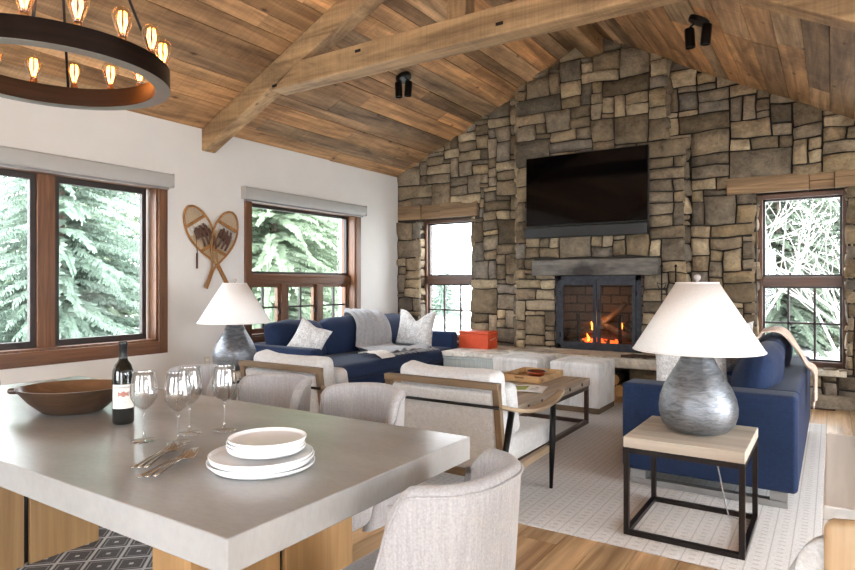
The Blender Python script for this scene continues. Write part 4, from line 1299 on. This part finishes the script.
pillow('throw_pillow', .35, .35, .15, M['pillow'], (-4.50, 4.64, .712), (radians(-10), radians(27), radians(38)), 'white textured pillow tipped on its corner at the near arm of the wall sofa', .02, 1, PG)
pillow('throw_pillow', .54, .48, .17, M['pillow'], (-4.42, 6.46, .715), (radians(-14), radians(3), radians(6)), 'white textured pillow with a dented top against the far arm of the wall sofa', .13, 2, PG)
pillow('throw_pillow', .50, .48, .18, M['pillow'], (-.80, 4.48, .715), (radians(-10), 0, radians(24)), 'pale patterned pillow behind the near lamp, upright inside the sofa arm', .04, 3, PG)
pillow('throw_pillow', .46, .46, .17, M['pillow'], (-.74, 5.84, .72), (radians(16), radians(-6), radians(50)), 'pale pillow peeking over the back cushion of the near sofa, in front of the window', .05, 4, PG)

# grey throw draped over the wall sofa
def drape(name, path, width, mat, label, loc, side, nu=26, folds=.02, seed=0, taper=None, parent=None, thick=.007, freq=3.0):
    """path: points down the drape; side: lateral unit vector"""
    P = [Vector(p) for p in path]; side = Vector(side).normalized(); nv = (len(P)-1)*6 + 1
    def cr(t):
        s = t*(len(P)-1); i = min(int(s), len(P)-2); f = s - i
        p0, p1, p2, p3 = P[max(i-1,0)], P[i], P[i+1], P[min(i+2, len(P)-1)]
        return .5*((2*p1) + (-p0+p2)*f + (2*p0-5*p1+4*p2-p3)*f*f + (-p0+3*p1-3*p2+p3)*f**3)
    def g(u, v):
        p = cr(v); tn = (cr(min(1, v+.02)) - cr(max(0, v-.02))).normalized(); nr = side.cross(tn)
        if nr.z < 0 and abs(nr.z) > .2: nr = -nr
        w = width*(taper(v) if taper else 1)
        a = (u-.5)
        off = folds*(sin(a*freq*2*pi + seed + 2*sin(v*3)) + .6*noise.noise(Vector((a*7, v*5, seed)))*2)
        if nr.dot(Vector((1, 0, .6))) < 0: nr = -nr
        edge = noise.noise(Vector((v*6, u*2, seed+5)))*.02
        return p + side*(a*w + edge) + nr*(abs(off) + .004)
    mb = MB(); mb.grid(g, nu, nv); o = mb.build(name, mat, parent, solid=thick)
    if label: tag(o, label, 'throw')
    return o
# path in world: over back cushion top down the face onto seat towards the front
th = drape('throw_blanket', [(-5.06, 5.96, .72), (-4.99, 5.98, .90), (-4.84, 5.99, .905), (-4.75, 5.97, .80), (-4.70, 5.92, .64), (-4.64, 5.88, .51), (-4.50, 5.89, .487), (-4.28, 5.93, .492), (-4.12, 5.96, .485)], .58, M['throw'],
           'rumpled light grey throw draped over the cushions of the wall sofa', None, (.12, 1, 0), nu=40, folds=.042, seed=1, freq=2.6, taper=lambda v: .72 + .6*v)
drape('throw_lining', [(-4.40, 5.42, .50), (-4.28, 5.44, .512), (-4.16, 5.44, .505), (-4.10, 5.44, .46)], .22, M['throw_w'], None, None, (.1, 1, 0), folds=.012, seed=4, parent=th)
mb = MB(); r = random.Random(12)
for k in range(46):
    y = 5.56 + .80*k/45; x = -4.10 + .012*r.random() + .1*(y-5.96); a = r.uniform(-.012, .012)
    mb.tube([(x - .02, y, .50), (x + .02, y + a, .492), (x + .05, y + a*2, .482)], .0028, 4)
tag(mb.build('fringe', M['throw'], th), kind='stuff')

th2 = drape('throw_blanket', [(-.52, 5.42, .78), (-.46, 5.42, .895), (-.33, 5.42, .915), (-.235, 5.41, .80), (-.165, 5.38, .690), (-.118, 5.36, .64), (-.112, 5.34, .52), (-.112, 5.33, .44)], .30, M['pinkthrow'],
           'blush cream throw hanging over the back of the near sofa', None, (0, 1, 0), nu=22, folds=.012, seed=2, freq=2.2, thick=.01)
mb = MB(); r = random.Random(14)
for k in range(16):
    y = 5.20 + .27*k/15; mb.tube([(-.112, y, .445), (-.110, y + r.uniform(-.006, .006), .41), (-.108, y, .385)], [.006, .007, .003], 5)
tag(mb.build('fringe', M['pinkthrow'], th2), kind='stuff')

# ------------------------------------------------------------------ armchairs
def armchair(label):
    t = thing('armchair', label, 'armchair', group='armchairs with wood frames facing the fireplace')
    # local origin: centre of the back frame on the floor, facing +y
    W = .375
    tilt = lambda z: -.16*(z - .24)      # back leans backwards
    def bp(x, z): return (x, tilt(z) + .06, z)
    # wooden back frame
    mb = MB()
    mb.bar(bp(-W, .735), bp(W, .735), .045, .036, up=(0, 0, 1))
    mb.build('back_frame', M['framewood'], t, bevel=.004)
    for s in (-1, 1):
        mb = MB(); mb.bar(bp(s*(W - .02), .735), bp(s*(W - .02), .22), .04, .036, up=(0, 1, 0)); mb.build('back_post', M['framez'], t, bevel=.004)
        mb = MB(); mb.bar((s*(W - .02), .0, .24), (s*(W - .02), .74, .255), .03, .042); mb.build('side_rail', M['armwood'], t, bevel=.003)
    for yy, zz in ((.72, .25), (.03, .235)):
        mb = MB(); mb.bar((-W + .04, yy, zz), (W - .04, yy, zz), .03, .04); mb.build('cross_rail', M['framewood'], t, bevel=.003)
    # upholstered back panel and loose cushion
    mb = MB(); mb.rbox((0, 0, 0), (2*W - .085, .045, .46), .02, 3, 3, M=Matrix.Translation((0, .065 - .16*.23, .475)) @ Matrix.Rotation(radians(9), 4, 'X')); mb.build('back_panel', M['linen_l'], t)
    mb = MB()
    def df(u, p):
        p = Vector(p)
        p.z += .018*noise.noise(Vector((p.x*5, 3, 1))) * (1 if u.z > 0 else 0) - .015*(1 - abs(u.x)**2)*(1 if u.z > .5 else 0); p.y += .02*(1-abs(u.x)**3)*(1-abs(u.z)**3)*u.y
        return p
    mb.rbox((0, 0, 0), (2*W - .10, .155, .42), .05, 4, 6, df, M=Matrix.Translation((0, .125, .60)) @ Matrix.Rotation(radians(9), 4, 'X')); cu = mb.build('back_cushion', M['linen_l'], t)
    mb = MB(); mb.rbox((0, 0, 0), (2*W - .06, .70, .15), .035, 3, 5, lambda u, p: p + Vector((0, 0, .015*(1-u.x**2)*(1-u.y**2) if u.z > 0 else 0)), M=Matrix.Translation((0, .42, .345))); mb.build('seat_cushion', M['linen_l'], t)
    mb = MB(); mb.rbox((0, 0, 0), (.5, .10, .30), .045, 3, 4, M=Matrix.Translation((.09, .27, .57)) @ Matrix.Rotation(radians(12), 4, 'X')); mb.build('lumbar_cushion', M['linen_l'], t)
    # arms
    for s in (-1, 1):
        pts = [(s*(W - .01), -.02, .633), (s*(W + .005), .12, .595), (s*(W + .012), .30, .560), (s*(W + .015), .50, .548), (s*(W + .012), .70, .560), (s*(W + .0), .86, .585)]
        mb = MB(); n = 30
        def cr(tt):
            q = tt*(len(pts)-1); i = min(int(q), len(pts)-2); f = q - i
            p0, p1, p2, p3 = [Vector(pts[max(0, min(len(pts)-1, i+k))]) for k in (-1, 0, 1, 2)]
            return .5*((2*p1) + (-p0+p2)*f + (2*p0-5*p1+4*p2-p3)*f*f + (-p0+3*p1-3*p2+p3)*f**3)
        vs = []
        for i in range(n+1):
            p = cr(i/n); w = .024 + .012*sin(pi*i/n)
            vs += [p + Vector((-w, 0, -.011)), p + Vector((w, 0, -.011)), p + Vector((w, 0, .011)), p + Vector((-w, 0, .011))]
        fs = [(0,1,2,3), (n*4+3, n*4+2, n*4+1, n*4)]
        for i in range(n):
            for k in range(4): fs.append((i*4+k, (i+1)*4+k, (i+1)*4+(k+1)%4, i*4+(k+1)%4))
        mb.add(vs, fs, smooth=True); mb.build('arm', M['armwood'], t, sharp=40, bevel=.003)
        mb = MB(); mb.tube([(s*(W + .012), .695, .549), (s*(W + .008), .69, .30), (s*(W + .0), .69, .008)], [.018, .020, .011], 12); mb.build('leg', M['black'], t)
        mb = MB(); mb.tube([(s*(W + .012), .10, .585), (s*(W + .006), .0, .30), (s*(W - .0), -.10, .008)], [.018, .019, .011], 12); mb.build('leg', M['black'], t)
        mb = MB(); mb.tube([(s*(W + .02), .69, .27), (s*(W - .05), .69, .262)], .012, 8); mb.build('bracket', M['black'], t)
    mb = MB(); mb.tube([(-W - .0, -.03, .625), (W + .0, -.03, .625)], .0085, 10); mb.build('back_rod', M['black'], t)
    return t
M['framez'] = wood('armchair_post_wood', (100,82,62), (144,121,95), 'z', .5, 1)
a1 = armchair('pale linen armchair with wood frame, its curved arm in front of the coffee table')
a1.location = (-1.84, 2.945, 0)
a2 = copy_tree(a1); a2['label'] = 'pale linen armchair with wood frame beside the dark lamp, in front of the wall sofa'
a2.location = (-3.05, 2.88, 0)

# ------------------------------------------------------------------ coffee table, tray, magazine, ottomans
ct = thing('coffee_table', 'low coffee table with reclaimed plank top on a bronze metal frame', 'coffee table', (-2.29, 4.76, 0))
mb = MB(); r = random.Random(6); x = -.44
for w in (.15, .13, .17, .14, .15, .14):
    k = r.uniform(.8, 1.15); mb.box(x + .001, x + w - .001, -.78, .77, .352, .42 + r.uniform(-.004, .001), color=(k, k*.98, k*.95, 1)); x += w
tp = mb.build('top', M['coffeetop'], ct, bevel=.004)
mb = MB()
for y in (-.6, -.35, -.05, .25, .55): mb.box(.439, .444, y - .012, y + .012, .375, .40)
mb.build('bolt', M['black'], tp)
s = .034
for sx, sy in ((-1, -1), (1, -1), (-1, 1), (1, 1)):
    mb = MB(); x = .40*1 if sx > 0 else -.36; mb.box(x, x + s*sx if sx < 0 else x + s, sy*.75, sy*.75 - s*sy, .008, .351); mb.build('leg', M['bronze'], ct, bevel=.002)
for z0 in (.008, .317):
    mb = MB()
    mb.box(.40, .434, -.716, .716, z0, z0 + s); mb.box(-.394, -.36, -.716, .716, z0, z0 + s)
    mb.box(-.36, .40, -.75, -.716, z0, z0 + s); mb.box(-.36, .40, .716, .75, z0, z0 + s)
    mb.build('rail', M['bronze'], ct, bevel=.002)

ty = thing('serving_tray', 'light wooden serving tray with pierced sides on the coffee table', 'tray', (-2.285, 5.215, .4225))
w_, d_ = .19, .265
mb = MB(); mb.box(-w_, w_, -d_, d_, 0, .01); mb.build('tray_base', M['trayw'], ty)
def pierced(mb, L, axis, n, handle):
    # side boards built from rows so that the holes are real
    th_ = .012; z0, z1 = .01, .058
    cuts = [(-L + (2*L)*(k+.5)/n) for k in range(n)] if not handle else [0]
    hw = .010 if not handle else .045; zz0, zz1 = (.027, .043) if not handle else (.030, .048)
    segs = []; a = -L
    for c in cuts: segs.append((a, c - hw, False)); segs.append((c - hw, c + hw, True)); a = c + hw
    segs.append((a, L, False))
    out = []
    for p, q, hole in segs:
        if hole: out.append((p, q, z0, zz0)); out.append((p, q, zz1, z1))
        else: out.append((p, q, z0, z1))
    return out
for s in (-1, 1):
    mb = MB()
    for p, q, za, zb_ in pierced(mb, d_, 'y', 5, False): mb.box(s*w_ - .006, s*w_ + .006, p, q, za, zb_)
    mb.build('side_board', M['trayw'], ty)
    mb = MB()
    for p, q, za, zb_ in pierced(mb, w_ - .006, 'x', 1, True): mb.box(p, q, s*d_ - .006, s*d_ + .006, za, zb_)
    mb.build('end_board', M['trayw'], ty)
cb = thing('small_bowl', 'small shallow copper bowl with a dark rim inside the wooden tray', 'bowl', (-2.27, 5.28, .433))
mb = MB(); mb.lathe([(0, 0), (.055, 0), (.072, .012), (.078, .032), (.080, .048), (.076, .048), (.072, .03), (.05, .012), (0, .010)], 32, cap=False); mb.build('body', M['copper'], cb)
mb = MB(); mb.tube([(cos(2*pi*k/32)*.079, sin(2*pi*k/32)*.079, .049) for k in range(32)], .004, 6, closed=True); mb.build('rim', M['black'], cb)
mg = thing('open_magazine', 'open magazine with white pages and a green picture on the coffee table', 'magazine', (-2.17, 4.62, .4215), radians(14))
mb = MB(); mb.grid(lambda u, v: (-.24 + .48*u, -.16 + .32*v, .003 + .010*abs(sin(pi*u*2))*(1-abs(2*u-1)*.4)), 25, 2); 
mb.build('pages', M['magwhite'], mg, solid=.004)
mb = MB(); mb.grid(lambda u, v: (-.12 + .22*u, -.11 + .2*v, .0062 + .010*abs(sin(pi*((-.12+.22*u+.24)/.48)*2))*(1-abs(2*((-.12+.22*u+.24)/.48)-1)*.4)), 15, 2); mb.build('picture', M['maggreen'], mg)
mb = MB()
for q in range(5): mb.box(.13, .2 - .012*(q % 2), -.1 + q*.022, -.096 + q*.022, .0125, .0128)
mb.box(.155, .18, .04, .065, .0125, .0128); mb.build('print', M['maggrey'], mg)

def ottoman(x, y, label):
    t = thing('cowhide_ottoman', label, 'ottoman', (x, y, 0), group='cube ottomans covered in white and grey cowhide')
    w = .255
    mb = MB(); mb.box(-w + .004, w - .004, -w + .004, w - .004, .008, .062); mb.build('plinth', M['framewood'], t, bevel=.004)
    mb = MB(); mb.box(-w, w, -w, w, .062, .455); mb.build('body', M['cowhide'], t, bevel=.012, seg=3)
    mb = MB(); mb.rbox((0, 0, .470), (2*w + .006, 2*w + .006, .06), .024, 3, 6, lambda u, p: p + Vector((0, 0, .018*(1-u.x**2)*(1-u.y**2) if u.z > 0 else 0))); mb.build('cushion', M['cowhide'], t)
    mb = MB()
    for a in (0,): mb.box(-.002, .002, -w - .002, -w, .07, .45)
    mb.build('seam', M['cowhide'], t)
ottoman(-2.145, 6.18, 'cowhide cube ottoman in front of the fireplace doors, next to the firewood recess')
ottoman(-2.80, 6.19, 'cowhide cube ottoman nearer the window bench, partly behind the wooden tray')

# ------------------------------------------------------------------ snowshoes
def snowshoe(toe, tail, side, label, off):
    """on the wall: (y, z) toe and tail end"""
    T = Vector((0, *toe)); E = Vector((0, *tail)); ax = (T - E); L = ax.length; ax.normalize(); lt = Vector((0, -ax.z, ax.y)) 
    t = thing('snowshoe', label, 'snowshoe', (LX + off, toe[0], toe[1]), group='crossed wooden snowshoes on the wall')
    def P(s, w, h=0): # s along from toe (0) to tail (L); w lateral
        q = (E - T)*(s/L) + lt*w; return Vector((h, q.y, q.z))
    HW = .150
    prof = [(0, 0), (.015, .05), (.06, .095), (.13, .130), (.22, HW), (.31, .150), (.40, .130), (.49, .095), (.57, .055), (.64, .022), (.70, .012), (L, .012)]
    for s in (-1, 1):
        mb = MB(); pts = [P(a, s*w) for a, w in prof]
        # smooth
        sm = []
        for i in range(len(pts)-1):
            for q in range(4): sm.append(pts[i].lerp(pts[i+1], q/4))
        sm.append(pts[-1]); sm = [sm[0]] + [(sm[i-1] + sm[i]*2 + sm[i+1])/4 for i in range(1, len(sm)-1)] + [sm[-1]]
        mb.tube(sm, .0115, 8); mb.build('frame', M['ash'], t)
    def width(a):
        for i in range(len(prof)-1):
            if prof[i][0] <= a <= prof[i+1][0]:
                f = (a-prof[i][0])/(prof[i+1][0]-prof[i][0]); return prof[i][1]*(1-f)+prof[i+1][1]*f
        return 0
    for a in (.17, .47):
        mb = MB(); mb.bar(P(a, -width(a)), P(a, width(a)), .03, .012, up=(1, 0, 0)); mb.build('crossbar', M['ash'], t)
    mb = MB()
    def lace(a0, a1, w0, w1): mb.tube([P(a0, w0, .001), P(a1, w1, .001)], .0024, 4)
    step = .026
    for base in [i*step for i in range(-14, 30)]:
        for sg in (-1, 1):
            pts = []
            for q in range(41):
                w = -HW + 2*HW*q/40; a = base + (w*sg + HW)*1.15
                if .01 < a < .63 and abs(w) < width(a) - .003 and not (.19 < a < .27): pts.append((a, w))
                else:
                    if len(pts) > 1: lace(pts[0][0], pts[-1][0], pts[0][1], pts[-1][1])
                    pts = []
            if len(pts) > 1: lace(pts[0][0], pts[-1][0], pts[0][1], pts[-1][1])
    for q in range(5):
        w = -.11 + .055*q; lace(.17, .28, w, w*.8)
    mb.build('lacing', M['laceing'], t)
    mb = MB()
    mb.grid(lambda u, v: P(.25 + .10*v + .015*sin(u*6), -.085 + .17*u, .012 + .03*sin(pi*u)*sin(pi*min(1, v*.9+.1))), 13, 7)
    b = mb.build('binding', M['leather'], t, solid=.006)
    mb = MB(); 
    for w in (-.05, 0.0, .05): mb.grid(lambda u, v, w=w: P(.22 + .22*v, w - .012 + .024*u, .022 + .022*sin(pi*v)), 2, 9)
    mb.tube([P(.30, .09*side, .02), P(.40, .10*side, .03), P(.40, .10*side, .03) + Vector((0, 0, -.08)), P(.40, .08*side, .02) + Vector((0, 0, -.10 if side < 0 else -.05))], .006, 6)
    mb.build('strap', M['leather'], b, solid=.004)
    return t
snowshoe((3.925, 2.075), (4.44, 1.235), -1, 'wooden snowshoe leaning toward the big window, crossed behind the other one', .022)
snowshoe((4.465, 2.06), (4.12, 1.235), 1, 'wooden snowshoe leaning toward the sofa window, crossed in front of the other one', .048)
mb = MB(); mb.tube([(LX + .03, 4.015, 1.80), (LX + .03, 4.02, 1.68), (LX + .03, 4.03, 1.60)], .004, 6); mb.box(LX + .025, LX + .035, 4.018, 4.034, 1.44, 1.60)
tag(mb.build('hanging_strap', M['leather']), 'thin brown leather strap dangling below the snowshoe nearer the big window', 'strap')

mb = MB(); mb.box(LX, LX + .006, 4.135, 4.205, .40, .515); op = mb.build('wall_outlet', M['outletm'], bevel=.002); tag(op, 'beige electrical outlet low on the plaster wall beside the dark lamp', 'outlet')
mb = MB(); 
for z in (.43, .475): mb.box(LX + .006, LX + .0075, 4.152, 4.188, z - .012, z + .014)
mb.build('socket', M['label'], op, bevel=.001)
mb = MB(); mb.box(0, .25, 0, .06, .0, .006)
o = mb.build('floor_vent', M['bronze_d'], loc=(-.22, 7.44, .0), bevel=.001); tag(o, 'small dark floor vent at the foot of the stone wall under the window', 'vent')
# ------------------------------------------------------------------ counter and stool at the edge of the frame
kc = thing('kitchen_counter', 'whitewashed counter top with grey edge at the right edge of the photo', 'counter', (-.012, 1.193, 0))
mb = MB(); mb.box(0, 1.7, 0, .58, .895, .92); mb.build('top', M['whitewash'], kc, bevel=.003)
mb = MB(); mb.box(.30, 1.66, .35, .56, 0.002, .894); mb.build('cabinet', M['whitewash'], kc, bevel=.003)
st = thing('counter_stool', 'wood backed counter stool with white upholstery tucked near the counter', 'stool', (.21, 1.06, 0))
mb = MB()
mb.rbox((0, 0, 0), (.44, .024, .40), .011, 2, 5, lambda u, p: Vector((p.x*(1 - .10*max(0, -u.z)), p.y + .03*u.x**2, p.z - .03*max(0, abs(u.x) - .75)**2*12)), M=Matrix.Translation((0, -.02, .755))); mb.build('back_panel', M['stoolwood'], st)
mb = MB()
mb.grid(lambda u, v: (-cos(pi*u)*(.262 - .03*(1-v)), .045 - .05*sin(pi*u) + .20*abs(2*u-1)**2*(1-.8*v), .60 + .315*v - .14*v*abs(2*u-1)**5), 31, 8); mb.build('shell', M['linen_l'], st, solid=.03)
mb = MB(); mb.rbox((0, .21, .62), (.44, .40, .10), .045, 3, 4); mb.build('seat', M['linen_l'], st)
for x, y in ((-.17, .06), (.17, .06), (-.17, .36), (.17, .36)):
    mb = MB(); mb.tube([(x*1.15, y*1.05, .002), (x, y, .58)], [.012, .018], 8); mb.build('leg', M['stoolwood'], st)

# ------------------------------------------------------------------ outside
mb = MB(); mb.grid(lambda u, v: (-60 + 120*u, -60 + 120*v, -.55 + 1.2*noise.noise(Vector((u*5, v*5, 0))) - .4), 40, 40)
struct(mb, 'exterior_ground', M['bright_ground'])
def spruce_mesh(seed, H, R, dens=1.0, z0=.2):
    r = random.Random(seed); mb = MB(); nW = int(H*7)
    for w in range(nW):
        f = w/nW; z = z0 + (H - z0)*f; Rw = R*(1-f)**.85 + .06
        nb = int((9 + 6*(1-f))*dens)
        for b in range(nb):
            a = r.random()*2*pi; L = Rw*r.uniform(.75, 1.1); up = r.uniform(-.16, .14)
            d = Vector((cos(a), sin(a), 0)); s = Vector((-sin(a), cos(a), 0))
            n = max(4, int(L*24))
            for k in range(n):
                q = (k + .5)/n; p = Vector((0, 0, z)) + d*(L*q) + Vector((0, 0, L*(up*q - .22*q*q) + .03*r.random()))
                sw = (.035 + .075*L*(1-q))*r.uniform(.4, 1.3)
                for sd in (-1, 1):
                    tip = p + s*(sd*sw*r.uniform(.7, 1.2)) + d*(sw*.7) + Vector((0, 0, -.05*r.random() - .03))
                    m = p.lerp(tip, .5); nn = d*.013
                    mb.add([p + nn*.8, p - nn*.8, m - nn*1.3 + Vector((0,0,-.02)), tip, m + nn*1.3 + Vector((0,0,.012))], [(0, 1, 2, 3, 4)])
                    mb.add([p, m + Vector((0,0,-.07*r.random()-.01)), tip, m + Vector((0,0,.018))], [(0, 1, 2, 3)])
    return mb
def spruce(x, y, H, R, seed, label, mat='leaf', dens=1.0, src=None):
    t = thing('spruce_tree', label, 'tree', (x, y, -.75), radians(seed*40), 'spruce trees outside the windows')
    if src is None:
        mb = MB(); mb.tube([(0, 0, 0), (0, 0, H*.5), (0, 0, H)], [.12, .07, .01], 8); tr = mb.build('trunk', M['bark'], t)
        fo = spruce_mesh(seed, H, R, dens).build('foliage', M[mat], t); return t
    for ch in src.children:
        c = ch.copy(); col.objects.link(c); c.parent = t
    return t
ta = spruce(-11.0, 5.35, 6.3, 2.7, 1, 'blue green spruce filling the big window by the dining table', dens=1.15)
tb = spruce(-11.5, 10.6, 10.5, 3.6, 2, 'tall fir in overexposed pale green filling the window behind the wall sofa', 'leaf2', .95)
tc = spruce(-3.5, 34, 9.5, 4.2, 4, 'dark spruce far behind the leafless trees', 'leaf3', .9)
sp = [(-15, 3.6, ta, 'spruce standing farther off behind the big window pane next to the mullion', 1.25), (-14.0, 13.6, tb, 'fir behind the sofa window, deeper in the trees', 1.0), (-16.5, 8.6, tb, 'fir between the two side windows, in the second row', .9),
      (-17, 18, ta, 'spruce far beyond the sofa window casements', 1.3), (-1.6, 25, tc, 'spruce seen through bare branches in the window beside the near sofa', .95), (1.2, 28, tc, 'fir far beyond the bare branches, at the edge of the window', 1.05), (-20.5, 33, ta, 'distant spruce low in the narrow window by the fireplace', .6), (-13.0, 15.0, tb, 'fir just outside the corner of the sofa window', .8), (-13.2, 1.2, tb, 'fir outside at the far edge of the big window', .62)]
for i, (x, y, src, lb, sc) in enumerate(sp):
    t = spruce(x, y, 1, 1, i + 3, lb, src=src); t.scale = (sc, sc, sc)
def bare_tree(x, y, H, seed, label, mat='birch'):
    r = random.Random(seed); mb = MB()
    def br(p, d, L, rad, dep):
        pts = [p]; q = p.copy(); dd = d.copy()
        n = 4
        for i in range(n):
            dd = (dd + Vector((r.uniform(-.16,.16), r.uniform(-.16,.16), r.uniform(-.05,.12)))).normalized(); q = q + dd*(L/n); pts.append(q.copy())
            if dep > 0 and i >= (1 if dep == 5 else 0):
                for _ in range(2 if dep > 2 else 1):
                    a = Vector((r.uniform(-1,1), r.uniform(-1,1), r.uniform(-.2,.7))).normalized()
                    br(q, (dd*.6 + a*.8).normalized(), L*r.uniform(.6,.9), rad*.5, dep-1)
        mb.tube(pts, [rad*(1 - .5*k/n) for k in range(n+1)], 5 if dep > 1 else 3)
    br(Vector((0, 0, 0)), Vector((r.uniform(-.1,.1), 0, 1)), H*.62, .055, 3)
    return tag(mb.build('bare_tree', M[mat], loc=(x, y, -.8)), label, 'tree', 'leafless trees outside the window')
bare_tree(.25, 12.6, 3.6, 3, 'pale leafless tree with many thin branches outside the window beside the near sofa')
bare_tree(-1.3, 14.5, 4.0, 8, 'second leafless tree behind the first one, nearer the chimney')
bare_tree(-8.6, 15.5, 3.8, 5, 'faint leafless tree beyond the narrow window by the fireplace')

# ------------------------------------------------------------------ light
w = bpy.data.worlds.new('sky'); scn.world = w; w.use_nodes = True
bg = w.node_tree.nodes['Background']; bg.inputs[0].default_value = (.90, .955, 1, 1); bg.inputs[1].default_value = 12.0
def area(name, loc, rot, sx, sy, e, colr=(1, .98, .95)):
    l = bpy.data.lights.new(name, 'AREA'); l.shape = 'RECTANGLE'; l.size = sx; l.size_y = sy; l.energy = e; l.color = colr
    o = bpy.data.objects.new(name, l); col.objects.link(o); o.location = loc; o.rotation_euler = rot; return o
def portal(name, loc, rot, sx, sy):
    o = area(name, loc, rot, sx, sy, 1); o.data.cycles.is_portal = True
R90 = radians(90)
portal('portal', (LX - .32, (W1[0]+W1[1])/2, (W1[2]+W1[3])/2), (0, -R90, 0), W1[3]-W1[2], W1[1]-W1[0])
portal('portal', (LX - .32, (W2[0]+W2[1])/2, (W2[2]+W2[3])/2), (0, -R90, 0), W2[3]-W2[2], W2[1]-W2[0])
for W in (WL, WR): portal('portal', ((W[0]+W[1])/2, BY + .42, (W[2]+W[3])/2), (-R90, 0, 0), W[1]-W[0], W[3]-W[2])
# added fill at made-up windows behind the camera, and daylight from the right
area('fill_rear', ((W5[0]+W5[1])/2, RY - .25, (W5[2]+W5[3])/2), (R90, 0, 0), W5[1]-W5[0], W5[3]-W5[2], 45, (.88, .94, 1))
area('fill_rear', ((W6[0]+W6[1])/2, RY - .25, (W6[2]+W6[3])/2), (R90, 0, 0), W6[1]-W6[0], W6[3]-W6[2], 50, (.88, .94, 1))
area('fill_daylight_right', (RX + .25, (W7[0]+W7[1])/2, 1.5), (0, R90, 0), 1.2, 2.4, 45, (.88, .94, 1))  # fill lamp added at the made-up right-wall window
area('fill_daylight_right', (RX + .25, 3.3, 1.15), (0, R90, 0), 2.1, 2.6, 110, (.88, .94, 1))

scn.view_settings.view_transform = 'Standard'; scn.view_settings.look = 'None'
scn.view_settings.gamma = 1; scn.view_settings.exposure = .48; scn.view_settings.use_curve_mapping = False
scn.cycles.max_bounces = 10; scn.cycles.transparent_max_bounces = 16; scn.cycles.transmission_bounces = 10
scn.cycles.caustics_reflective = False; scn.cycles.caustics_refractive = False
scn.cycles.sample_clamp_indirect = 6; scn.cycles.use_denoising = True
